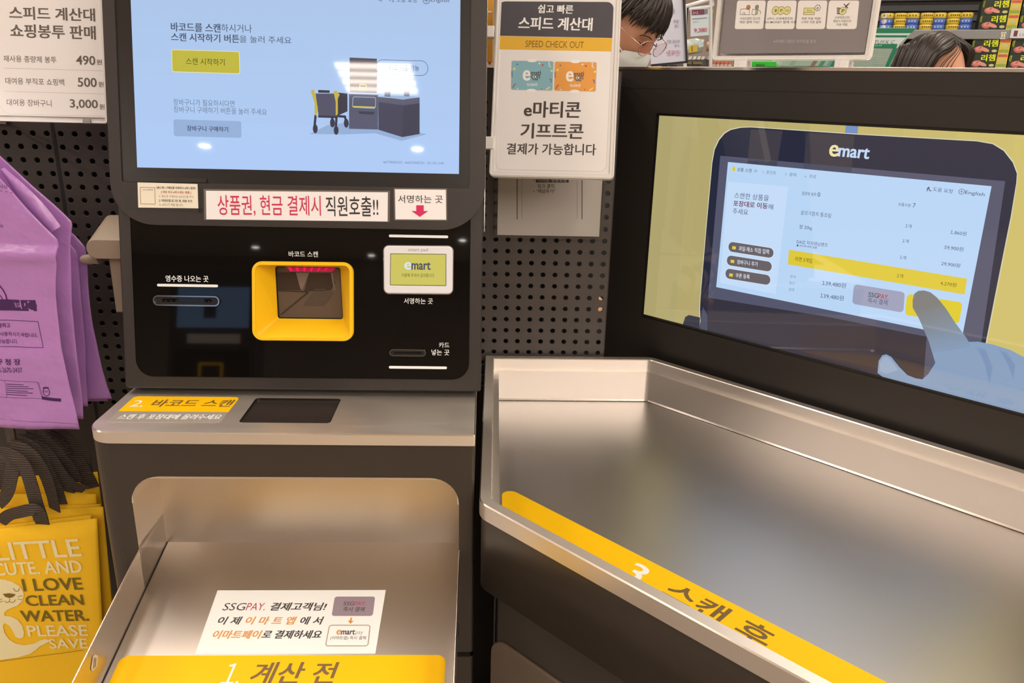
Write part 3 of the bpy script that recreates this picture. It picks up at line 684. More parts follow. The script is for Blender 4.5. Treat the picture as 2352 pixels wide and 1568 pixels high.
# ------------------------------------------------------------------ customer display behind the table
disp = thing('display_stand', 'wide black display housing with a landscape screen behind the packing table', 'display', FD(-.08).P(.4, 0))
HL, HR, HT = -.158, 1.30, 1.4865
HOUSE = pbr('black_housing_coat', (.019, .016, .0145), .4, noise_amt=.12, scale=10)
def build_display():
    F = FD(-.03)
    q = lambda x, y: (1440 + x / 2.1776, 240 + y / 2.1776)
    a = F.uv(1511, 265.3); c = F.uv(1476.7, 722); s0, s1 = (a[0] + c[0]) / 2, None
    zt = F.uv(1511, 265.3)[1]; zb = F.uv(1476.7, 722)[1]
    s1 = s0 + (zt - zb) * 16 / 9 + .05
    hole = rrect(s0 - .006, zb - .006, s1 + .006, zt + .005, .004)
    b = MB()
    b.holed(F, [(HL, .0), (HR, .0), (HR, HT), (HL, HT)], [hole], 0, HOUSE)
    b.loft([[F.P(u, v, -.006) for u, v in hole], [F.P(u, v, 0) for u, v in hole]][::-1], BEZEL, False, False)
    b.prism(F, [(HL, 0), (HR, 0), (HR, HT), (HL, HT)], -.11, 0, HOUSE); b.f.pop(); b.m.pop(); b.sm.pop()
    b.box(F, HL, 1.448, HR, 1.4495, -.002, .0006, DARK)
    hb = b.build('housing', disp)
    b = MB(); b.box(F, HL, HT - .0035, HR, HT + .0015, -.11, .0012, CHROME); b.tube([F.P(HL, HT + .004, -.11), F.P(HR, HT + .004, -.11)], .0015, CHROME, 6)
    o = b.build('top_trim', disp); o['label'] = 'thin silver trim along the top edge'
    # screen
    b = MB(); Fs = F.at(0, 0, -.004)
    def sh(pts, c_, L=.0004): b.ppoly(Fs, [q(*p) for p in pts], L, scr(*c_))
    def poly(pts, c_, L=.0004): b.poly(Fs, pts, L, scr(*c_))
    b.poly(Fs, hole, -.0006, BEZEL)
    nb = 10
    for k in range(nb):  # screen glare put into the yellow, duller towards the left
        f = k / (nb - 1); uA = s0 + (s1 - s0) * k / nb; uB = s0 + (s1 - s0) * (k + 1) / nb
        poly([(uA, zb), (uB, zb), (uB, zt), (uA, zt)], (int(174 + 38 * f), int(163 + 31 * f), int(110 + 0 * f)), 0)
    def clip(pts):                        # keep drawing inside the screen
        r = [Fs.uv(*q(*p)) for p in pts]
        return [(min(max(u, s0), s1), min(max(v, zb), zt)) for u, v in r]
    def cp_(pts, c_, L=.0004):
        r = clip(pts); ar = sum(r[i][0] * r[(i + 1) % len(r)][1] - r[(i + 1) % len(r)][0] * r[i][1] for i in range(len(r)))
        b.poly(Fs, r if ar > 0 else r[::-1], L, scr(*c_))
    cp_([(1098, 90), (1160, 90), (1152, 160), (1088, 160)], (112, 142, 192), .0002)
    body = [(363, 1200), (366, 1030), (369, 962), (400, 600), (428, 290), (440, 225), (462, 178), (490, 145), (520, 127), (570, 116), (620, 114), (1150, 150), (1750, 184), (1830, 198), (1885, 232), (1930, 290), (1951, 345), (1948, 390), (1920, 560), (1870, 810), (1795, 1190), (1700, 1650)]
    def grow(pts, d):
        cx = sum(p[0] for p in pts) / len(pts); cy = sum(p[1] for p in pts) / len(pts)
        return [(x + (x - cx) / abs(x - cx + .01) * d, y + (y - cy) / abs(y - cy + .01) * d) for x, y in pts]
    cp_(grow(body, 4), (214, 210, 186), .0003); cp_(body, (36, 40, 60), .0006)
    cp_([(620, 125), (780, 130), (745, 350), (600, 330)], (62, 58, 68), .0008); cp_([(900, 140), (1140, 155), (1120, 380), (880, 360)], (58, 56, 66), .0008)  # brownish reflections painted on the dark tablet body
    cp_([(280, 1100), (292, 1062), (310, 1052), (366, 1064), (363, 1130)], (40, 44, 62), .0004)
    sb = [(468, 256), (1893, 383), (1770, 1210), (1700, 1420), (1300, 1330), (404, 1120), (408, 950)]
    cp_(sb, (84, 86, 108), .0008); cp_([(380, 1010), (404, 1050), (404, 1130), (363, 1125)], (70, 74, 96), .001)
    cp_([(408, 965), (1000, 1060), (1500, 1160), (1480, 1420), (1300, 1330), (404, 1125)], (52, 50, 62), .001)
    cp_([(507, 287), (1825, 408), (1680, 1150), (1490, 1125), (448, 912)], (184, 213, 245), .0012)
    cp_([(507, 385), (808, 410), (745, 948), (466, 890)], (196, 220, 248), .0014)
    k1 = scr(74, 84, 110); k2 = scr(120, 136, 166)
    def t(s_, x0_, y0_, x1_, y1_, m=k1, bold=0., rise=0.):       # x0,y0 = top left; x1,y1 = bottom at the left; rise = bottom drop to the right
        b.text(Fs, s_, *q(x0_, y0_), *q(x1_, y1_), .002, m, bold, 0, slope=rise)
    b.pdisc(Fs, *q(537, 321), 5, .0016, scr(226, 212, 90)); t('1', 534, 315, 541, 327, k1, 0, .1)
    t('상품 스캔', 553, 314, 625, 333, k1, .015, .1); t('≫', 637, 323, 655, 338, k2, 0, .1); t('2', 679, 331, 685, 342, k2, 0, .1); t('포인트', 698, 328, 748, 346, k2, .01, .1); t('3', 793, 342, 799, 353, k2, 0, .1); t('결제', 813, 339, 848, 357, k2, .01, .1); t('4', 891, 353, 898, 365, k2, 0, .1); t('완료', 913, 348, 948, 366, k2, .01, .1)
    t('도움 요청', 1531, 411, 1628, 432, k1, 0, .13); t('English', 1691, 428, 1788, 451, k1, 0, .13)
    b.stroke(Fs, [q(1503, 422), q(1512, 412), q(1516, 430), q(1524, 431)], .0012, .002, k1); b.stroke(Fs, [q(1512, 412), q(1503, 432)], .0012, .002, k1)
    c = Fs.uv(*q(1676, 435)); cc = [(c[0] + .0045 * math.cos(x), c[1] + .0045 * math.sin(x)) for x in [i * .3927 for i in range(16)]]
    b.holed(Fs, cc, [inset(cc, .0007)], .0018, k1); b.stroke(Fs, [q(1668, 434), q(1684, 436)], .0006, .002, k1); b.stroke(Fs, [q(1676, 427), q(1675, 443)], .0006, .002, k1)
    t('스캔한 상품을', 539, 438, 711, 467, k1, 0, .09); t('포장대로 이동', 534, 478, 705, 507, scr(112, 62, 86), .03, .09); t('해', 708, 496, 733, 524, k1, 0, .09); t('주세요', 531, 517, 607, 546, k1, 0, .09)
    wh = scr(224, 230, 240); pc = scr(104, 98, 104)
    for (L_, R_, s_, tx0, ty0, tx1, ty1) in (((508, 708), (737, 744), '과일·채소 직접 입력', 561, 706, 712, 730), ((500, 776), (728, 812), '장바구니 추가', 553, 774, 657, 797), ((493, 842), (721, 879), '쿠폰 등록', 546, 842, 616, 864)):
        hh = 27
        p = rpoly([Fs.uv(*q(L_[0] - 1, L_[1] + hh)), Fs.uv(*q(R_[0] - 1, R_[1] + hh)), Fs.uv(*q(R_[0] + 2, R_[1] - hh)), Fs.uv(*q(L_[0] + 2, L_[1] - hh))], .47 * (Fs.uv(*q(L_[0], L_[1] - hh))[1] - Fs.uv(*q(L_[0], L_[1] + hh))[1]), 8)
        b.poly(Fs, p, .0016, wh); b.poly(Fs, inset(p, .0009), .0018, pc); b.text(Fs, s_, *q(tx0, ty0), *q(tx1, ty1), .0022, wh, .012, 0, slope=.12)
        x, y = tx0 - 22, ty0 + 9; b.ppoly(Fs, [q(x - 9, y - 8), q(x + 9, y - 6), q(x + 8, y + 9), q(x - 10, y + 7)], .0022, scr(222, 204, 70))
    t('종량제 봉투', 877, 434, 949, 452, k1, 0, .1); t('0', 954, 438, 968, 460, k1, 0, .1); t('상품수량', 1358, 488, 1420, 505, k1, 0, .14); t('7', 1430, 492, 1444, 514, k1, 0, .1)
    t('살코기참치 통조림', 871, 527, 1021, 549, k1, 0, .12); t('쌀 20kg', 863, 598, 927, 623, k1, 0, .12); t('DAIZ 저지데님팬츠', 851, 674, 1006, 694, k1, 0, .12); t('● 하드택 부착 상품', 851, 697, 952, 709, k1, .01, .12)
    for x, y in ((1393, 595), (1379, 670), (1366, 752), (1351, 843)): 
        if y < 800: t('1개', x, y, x + 31, y + 19, k1, 0, .13)
    t('1,860원', 1618, 625, 1698, 647, k1, 0, .13); t('59,900원', 1588, 700, 1683, 723, k1, 0, .13); t('29,900원', 1573, 782, 1667, 804, k1, 0, .13)
    cp_([(812, 725), (1703, 870), (1690, 949), (806, 798)], (222, 200, 58), .0014); ky = scr(92, 82, 36)
    t('라면 5개입', 843, 758, 927, 781, ky, .005, .14); t('1개', 1351, 843, 1382, 863, ky, 0, .13); t('4,270원', 1568, 880, 1648, 902, ky, 0, .14)
    t('합계', 818, 850, 845, 865, k2, 0, .13); t('할인', 814, 882, 841, 897, k2, 0, .13); t('결제', 811, 915, 838, 930, k2, 0, .13)
    t('139,480원', 977, 877, 1096, 903, k1, 0, .13); t('139,480원', 968, 940, 1086, 966, k1, 0, .13)
    bt = rpoly([Fs.uv(*q(1128, 995)), Fs.uv(*q(1384, 1040)), Fs.uv(*q(1392, 938)), Fs.uv(*q(1138, 897))], .006); b.poly(Fs, bt, .0016, scr(156, 160, 186))
    t('SSG', 1209, 936, 1258, 960, k1, .02, .14); t('PAY.', 1259, 944, 1310, 968, scr(170, 70, 84), .02, .14); t('즉시 결제', 1206, 964, 1304, 990, k1, .005, .13)
    bt = rpoly([Fs.uv(*q(1392, 1050)), Fs.uv(*q(1662, 1095)), Fs.uv(*q(1681, 989)), Fs.uv(*q(1403, 945))], .006); b.poly(Fs, bt, .0016, scr(222, 202, 40))
    t('e', 1012, 200, 1056, 258, scr(234, 224, 168), .05, .07); t('mart', 1058, 207, 1210, 259, scr(196, 216, 246), .05, .09)
    # the filmed hand pressing the button, shaded from fingertip to wrist
    hand = [(1432, 975), (1440, 945), (1460, 930), (1490, 928), (1520, 937), (1552, 962), (1600, 1020), (1645, 1090), (1690, 1150), (1712, 1185), (1760, 1184), (1835, 1198), (1920, 1225), (1990, 1262), (2060, 1300), (2060, 1700), (1255, 1500), (1256, 1340), (1262, 1280), (1280, 1252), (1300, 1247), (1325, 1260), (1365, 1310), (1405, 1350), (1445, 1366), (1480, 1372), (1510, 1345), (1545, 1290), (1530, 1240), (1512, 1180), (1490, 1130), (1462, 1065), (1432, 1015)]
    cp_(hand, (132, 158, 190), .0026)
    cp_([(1432, 975), (1440, 945), (1460, 930), (1490, 928), (1520, 937), (1552, 962), (1572, 985), (1440, 1028), (1432, 1010)], (124, 124, 122), .0028)
    nb2 = 14; Lf = [(1440, 1028), (1462, 1065), (1490, 1130), (1512, 1180), (1530, 1240)]; Rf = [(1572, 985), (1600, 1020), (1645, 1090), (1690, 1150), (1725, 1210)]
    def along(P_, f):
        k = min(int(f * (len(P_) - 1)), len(P_) - 2); g = f * (len(P_) - 1) - k; return (P_[k][0] + (P_[k + 1][0] - P_[k][0]) * g, P_[k][1] + (P_[k + 1][1] - P_[k][1]) * g)
    for k in range(nb2):                  # the finger, from grey tip to bluish knuckle
        f0, f1 = k / nb2, (k + 1) / nb2; f = f0; cp_([along(Lf, f0), along(Lf, f1), along(Rf, f1), along(Rf, f0)], (int(124 + 6 * f), int(125 + 31 * f), int(124 + 64 * f)), .0028)
    for k in range(5):                    # soft folds between the knuckles
        g = k / 5; cg = (int(132 - 18 * g), int(158 - 16 * g), int(190 - 8 * g))
        cp_([(1735 + 40 * g, 1200 + 30 * g), (1790 + 5 * g, 1290 + 10 * g), (1815, 1410 - 40 * g), (1836 - 10 * g, 1310), (1800 - 8 * g, 1215 + 20 * g)], cg, .0029 + k * .00006)
        cp_([(1855 + 25 * g, 1215 + 25 * g), (1903 + 5 * g, 1285 + 10 * g), (1935, 1390 - 40 * g), (1948 - 8 * g, 1300), (1905 - 4 * g, 1232 + 20 * g)], cg, .0029 + k * .00006)
    cp_([(1268, 1290), (1285, 1262), (1302, 1257), (1320, 1270), (1360, 1325), (1300, 1345), (1268, 1330)], (150, 172, 200), .003)
    o = b.build('screen', disp); o['label'] = 'landscape screen showing a hand tapping a checkout tablet'
build_display()

# ------------------------------------------------------------------ pegboards
def pegboard(name, n, u0, u1, z0, z1, hu, hz, pu, pz, area, label, seam=None, rails=()):
    F = FF(n); t = thing(name, label, 'pegboard', F.P((u0 + u1) / 2, z0)); b = MB()
    iu0 = math.ceil((area[0] - hu) / pu); iu1 = math.floor((area[1] - hu) / pu); iz0 = math.ceil((area[2] - hz) / pz); iz1 = math.floor((area[3] - hz) / pz)
    A0, A1, B0, B1 = hu + (iu0 - .5) * pu, hu + (iu1 + .5) * pu, hz + (iz0 - .5) * pz, hz + (iz1 + .5) * pz
    b.holed(F, [(u0, z0), (u1, z0), (u1, z1), (u0, z1)], [[(A0, B0), (A1, B0), (A1, B1), (A0, B1)]], 0, PEG)
    nn = 12; r = .0050
    for i in range(iu0, iu1 + 1):
        for j in range(iz0, iz1 + 1):
            cu, cz = hu + i * pu, hz + j * pz; sq = []; cr = []; cb = []; c2 = []
            for k in range(nn):
                a = 2 * math.pi * (k + .5) / nn; c, s_ = math.cos(a), math.sin(a); m = max(abs(c), abs(s_))
                if k % 3 != 1: 
                    a2 = math.pi / 4 + (math.pi / 2) * round((a - math.pi / 4) / (math.pi / 2)); c3, s3 = math.cos(a2), math.sin(a2); m3 = max(abs(c3), abs(s3))
                sq.append((cu + c / m * pu / 2, cz + s_ / m * pz / 2)); cr.append((cu + c * (r + .0007), cz + s_ * (r + .0007))); cb.append((cu + c * r, cz + s_ * r))
            # make the corners square
            sq = [(cu + (pu / 2 if x > cu else -pu / 2) if abs(abs(x - cu) - pu / 2) < 1e-6 or abs(abs(y - cz) - pz / 2) > pz * 1 else x, y) for x, y in sq]
            corner = [(cu + a * pu / 2, cz + c * pz / 2) for a, c in ((1, 1), (-1, 1), (-1, -1), (1, -1))]
            v = [F.P(x, y, 0) for x, y in sq] + [F.P(x, y, 0) for x, y in cr] + [F.P(x, y, -.0006) for x, y in cb] + [F.P(x, y, -.003) for x, y in cb] + [F.P(x, y, 0) for x, y in corner]
            f = []
            for k in range(nn):
                k2 = (k + 1) % nn
                f += [(k, k2, nn + k2, nn + k), (nn + k, nn + k2, 2 * nn + k2, 2 * nn + k), (2 * nn + k, 2 * nn + k2, 3 * nn + k2, 3 * nn + k)]
            f += [(1, 48, 2)[:3] if False else (0, 0, 0)][:0]
            for ci, k in ((0, 1), (1, 4), (2, 7), (3, 10)): f.append((k - 1, 48 + ci, k + 1, k) if False else (k, 48 + ci, (k + 1) % nn) if abs(sq[k][0] - sq[(k + 1) % nn][0]) > 1e-6 and abs(sq[k][1] - sq[(k + 1) % nn][1]) > 1e-6 else ((k - 1), 48 + ci, k))
            b.add(v, f, PEG)
    b.box(F, u0, z0, u1, z0 + .002, -.03, 0, PEG); b.box(F, u0, z1 - .002, u1, z1, -.03, 0, PEG); b.box(F, u0, z0, u0 + .002, z1, -.03, 0, PEG); b.box(F, u1 - .002, z0, u1, z1, -.03, 0, PEG)
    if seam is not None: b.box(F, seam - .003, z0, seam + .003, z1, 0, .0006, DARK)
    b.build('perforated_panel', t)
    b = MB(); b.box(F, u0, z0, u1, z1, -.14, -.13, DARK); b.build('backing', t)
    for z in (z0 + .05, z1 - .01):
        b = MB(); b.box(F, u0, z - .01, u1, z + .01, -.13, -.03, DARK); b.build('frame', t)
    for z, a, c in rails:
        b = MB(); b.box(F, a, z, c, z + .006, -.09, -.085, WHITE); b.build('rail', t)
    return t
pegboard('pegboard', .285, -.85, .16, .02, 1.62, -.2511, 1.3447, .0247, .0238, (-.46, .03, .80, 1.40), 'black pegboard with round holes behind the hanging bags', seam=-.264)
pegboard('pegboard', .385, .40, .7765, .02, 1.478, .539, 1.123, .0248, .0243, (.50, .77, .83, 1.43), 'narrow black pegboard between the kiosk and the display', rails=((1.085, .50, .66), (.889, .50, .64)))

# ------------------------------------------------------------------ signs
def acrylic(name_label, F, outer, sheet, th, loc, clips, rim=.008):
    t = thing('sign_holder', name_label, 'sign', loc)
    b = MB(); plain, rad = outer; outer = rpoly(plain, rad); ins_ = rpoly(inset(plain, rim), .002)
    oc = lambda d: rpoly(inset(plain, d), max(rad - d, .0004))
    b.ring(F, outer, ins_, -th, .002, RIMAC)
    if rim > .004: b.loft([[F.P(u, v, .002) for u, v in oc(.001)], [F.P(u, v, .0032) for u, v in oc(.0022)], [F.P(u, v, .002) for u, v in oc(.0034)]], RIMAC, False, False)
    b.poly(F, outer, -th, RIMAC)
    b.build('holder', t)
    b = MB(); b.poly(F, ins_, .0026, cover_mat()); o = b.build('clear_cover', t); o['label'] = 'clear acrylic front'
    return t
# price sign at the far left, above the bags
def price_sign():
    F0_ = FH.at(-.03, .05, -.10); q = lambda x, y: (x / 3.92, y / 3.92)
    bl = F0_.uv(-150, 273); br = F0_.uv(*q(970, 1112)); tp = F0_.uv(230, -150)
    F = F0_
    outer = ([(bl[0], br[1]), br, (br[0], tp[1]), (bl[0], tp[1])], .004)
    t = acrylic('white bag price sign with three won prices in a clear holder', F, outer, None, .006, F.P(br[0] - .15, br[1]), None, .003)
    b = MB(.2); sh = [(bl[0] + .004, br[1] + .009), (br[0] - .002, br[1] + .009), (br[0] - .002, tp[1] - .004), (bl[0] + .004, tp[1] - .004)]
    b.poly(F, sh, .0003, pap(231, 214, 200)); k = pap(98, 84, 72); g = pap(196, 178, 164)
    def tx(s_, x0_, y0_, x1_, y1_, bold=.0, sl=.028): b.text(F, s_, *q(x0_, y0_), *q(x1_, y1_), .001, k, bold, 0, slope=sl)
    tx('스피드 계산대', 88, 56, 857, 172, .035); tx('쇼핑봉투 판매', 98, 214, 863, 336, .035)
    tx('재사용 종량제 봉투', 33, 497, 510, 556, .008); tx('490', 688, 500, 859, 582, .03); tx('원', 871, 535, 920, 582, .02)
    tx('대여용 부직포 쇼핑백', 50, 697, 580, 757, .008); tx('500', 703, 698, 872, 780, .03); tx('원', 887, 735, 935, 782, .02)
    tx('대여용 장바구니', 63, 890, 465, 951, .008); tx('3,000', 633, 893, 882, 980, .03); tx('원', 896, 937, 945, 984, .02)
    b.stroke(F, [q(35, 612), q(945, 637)], .0006, .001, g); b.stroke(F, [q(50, 822), q(955, 847)], .0006, .001, g)
    b.stroke(F, [q(-10, 930), q(8, 965), (45 / 3.92, 1010 / 3.92), q(85, 1026), q(960, 1047)], .0005, .001, g)
    b.build('price_sheet', t)
    b = MB(); a = F.uv(*q(792, 1096)); b.box(F, a[0] - .006, a[1] - .003, a[0] + .006, a[1] + .004, .0026, .005, pap(150, 138, 126)); b.build('clip', t)
price_sign()
# portrait sign clipped to the kiosk
def portrait_sign():
    q = lambda x, y: (1100 + x / 2.703, y / 2.703)
    F = qframe((1142.5, 7), (1429, 7), (1410.8, 409), (1124, 400.5), 1.37)
    c4 = [F.uv(*q(64, 1094)), F.uv(*q(838, 1112)), F.uv(*q(890, -90)), F.uv(*q(118, -90))]
    outer = (c4, .008)
    t = acrylic('upright clear sign holder clipped to the kiosk advertising the speed checkout', F, outer, None, .012, F.P(*c4[0]), None)
    def L(pts, m, l): b.ppoly(F, [q(*p) for p in pts], l, m)
    b = MB(.2); L([(84, 1085), (822, 1098), (872, -60), (128, -60)], pap(226, 210, 196), .0002)
    ol = rpoly([F.uv(*q(104, 1052)), F.uv(*q(790, 1066)), F.uv(*q(838, 12)), F.uv(*q(120, 8))], .012, 6); b.poly(F, ol, .0005, pap(196, 180, 166)); b.poly(F, inset(ol, .0006), .0007, pap(232, 216, 202))
    hd = rpoly([F.uv(*q(113, 222)), F.uv(*q(828, 236)), F.uv(*q(837, 13)), F.uv(*q(121, 9))], [0, 0, .012, .012], 6); b.poly(F, hd, .001, pap(74, 68, 70)); L([(113, 224), (828, 237), (824, 320), (110, 306)], pap(226, 168, 48), .001)
    w_ = pap(238, 226, 214); k = pap(70, 60, 54)
    def tx(s_, x0_, y0_, x1_, y1_, m=k, bold=.0, sl=.02, l=.0015): b.text(F, s_, *q(x0_, y0_), *q(x1_, y1_), l, m, bold, 0, slope=sl)
    tx('쉽고 빠른', 365, 28, 583, 82, w_, .03); tx('스피드 계산대', 245, 104, 701, 183, w_, .035); tx('SPEED CHECK OUT', 288, 252, 650, 292, pap(108, 74, 30), -.01)
    def card(x, y, c1):
        cc = rpoly([F.uv(*q(x, y + 178)), F.uv(*q(x + 256, y + 184)), F.uv(*q(x + 262, y + 4)), F.uv(*q(x + 4, y))], .0025); b.poly(F, inset(cc, -.0007), .001, pap(206, 190, 168)); b.poly(F, cc, .0013, pap(*c1))
        for dx, dy in ((130, -2), (126, 184)): b.disc(F, F.uv(*q(x + dx, y + dy)), .0085, .0016, w_, .003)
        random.seed(3)
        for px_, py_, r_, c2 in ((38, 22, 5, (70, 110, 140)), (20, 50, 8, (230, 200, 110)), (196, 26, 6, (190, 80, 60)), (176, 16, 5, w_), (252, 62, 7, (232, 206, 130)), (40, 172, 4, w_), (190, 172, 4, (190, 80, 60))):
            b.pdisc(F, *q(x + px_, y + py_), r_ / 2.703, .0016, pap(*c2) if isinstance(c2, tuple) else c2)
        b.stroke(F, [q(x + 236, y + 6), q(x + 236, y + 30), q(x + 246, y + 38)], .0014, .0016, w_); b.stroke(F, [q(x + 12, y + 168), q(x + 16, y + 152), q(x + 28, y + 144)], .0018, .0016, pap(176, 84, 66))
        b.stroke(F, [q(x + 218, y + 178), q(x + 238, y + 164)], .0022, .0016, pap(232, 206, 130)); b.stroke(F, [q(x + 5, y + 66), q(x + 6, y + 98)], .0018, .0016, pap(96, 104, 130)); b.stroke(F, [q(x + 240, y + 112), q(x + 248, y + 116), q(x + 248, y + 132)], .0016, .0016, pap(96, 104, 130))
        tx('e', x + 72, y + 58, x + 116, y + 122, pap(240, 226, 206), .05); tx('mati', x + 122, y + 62, x + 184, y + 90, pap(76, 72, 70), .03, -.04); tx('con', x + 124, y + 88, x + 178, y + 110, pap(76, 72, 70), .03)
        b.pdisc(F, *q(x + 149, y + 98), 4.2, .0017, w_); L([(x + 132, y + 112), (x + 168, y + 113), (x + 168, y + 121), (x + 132, y + 120)], pap(110, 100, 90), .0016); tx('50,000원', x + 97, y + 136, x + 162, y + 158, w_, .01)
    card(200, 378, (134, 172, 174)); card(468, 384, (228, 150, 66))
    tx('e마티콘', 279, 628, 628, 728, k, .035, .012); tx('기프트콘', 258, 764, 645, 858, k, .035, .012); tx('결제가 가능합니다', 172, 888, 725, 958, k, .022, .012)
    b.build('poster', t)
    for y0_, y1_ in ((165, 235), (852, 926)):
        b = MB(); a = F.uv(*q(34, y1_)); c = F.uv(*q(98, y0_)); b.box(F, a[0], a[1], c[0], c[1], -.004, .005, RIMAC, .001); b.box(F, a[0] - .012, a[1] + .006, a[0] + .006, c[1] - .004, -.003, .003, pbr('clip_plastic', alb(190, 176, 160), .3)); b.build('clip', t)
portrait_sign()
# paper notice on the narrow pegboard
def channel_notice():
    F = FF(.378); q = lambda x, y: (1080 + x / 3.014, 380 + y / 3.014)
    a = F.uv(*q(187, 480)); c = F.uv(*q(893, 480)); u0, u1, v0 = a[0], c[0], a[1]; v1 = v0 + .29
    t = thing('paper_notice', 'white channel notice in a plastic sleeve hanging on the narrow pegboard', 'notice', F.P((u0 + u1) / 2, v0))
    b = MB(.3); b.box(F, u0, v0, u1, v1, -.0006, .0002, pap(216, 198, 182)); k = pap(66, 58, 54)
    b.ppoly(F, [q(*p) for p in ((454, 86), (682, 88), (682, 118), (454, 117))], .001, k)
    def tx(s_, x0_, y0_, x1_, y1_, m=k, bold=.015): b.text(F, s_, *q(x0_, y0_), *q(x1_, y1_), .0014, m, bold, 0, slope=.002)
    tx('"이마트 영등포점"', 458, 90, 679, 114, pap(220, 204, 188)); tx('-', 435, 99, 446, 103); tx('링크 클릭', 467, 127, 581, 157); tx('"채널추가"', 457, 163, 586, 192); tx('-', 434, 176, 445, 180)
    for x, wd in ((325, .0016), (358, .0005), (741, .0005), (774, .0016)): b.stroke(F, [q(x, -60), q(x, 371)], wd, .001, k)
    b.build('printed_sheet', t)
    b = MB(); b.poly(F, [(u0 - .006, v0 - .006), (u1 + .009, v0 - .006), (u1 + .009, v1 + .01), (u0 - .006, v1 + .01)], .002, SLEEVE); b.poly(F, [(u0 - .006, v0 - .006), (u1 + .009, v0 - .006), (u1 + .009, v1 + .01), (u0 - .006, v1 + .01)], -.0012, SLEEVE)
    b.build('plastic_sleeve', t)
channel_notice()
# orange sign seen in the gap beside the kiosk
def orange_sign():
    F = FF(.37); q = lambda x, y: (1000 + x / 9.8, y / 9.8)
    u1 = F.uv(*q(1300, 600))[0]; v0 = F.uv(*q(1200, 1400))[1]; u0 = u1 - .13; v1 = v0 + .26
    t = thing('orange_sign', 'orange sign with a white letter standing in the gap right of the kiosk screen', 'sign', F.P((u0 + u1) / 2, v0))
    b = MB(); b.box(F, u0, v0, u1, v1, -.008, 0, pap(214, 146, 46), .001); b.build('panel', t)
    b = MB(); b.text(F, 'L', *q(1150, 12), *q(1263, 285), .0006, pap(226, 204, 196), .02, 0, slope=0); b.build('lettering', t)
    b = MB(); a = F.uv(*q(1190, 1450)); c = F.uv(*q(1250, 1400)); b.box(F, a[0], a[1], c[0], c[1], -.004, .003, pap(200, 66, 70)); b.build('red_foot', t)
orange_sign()
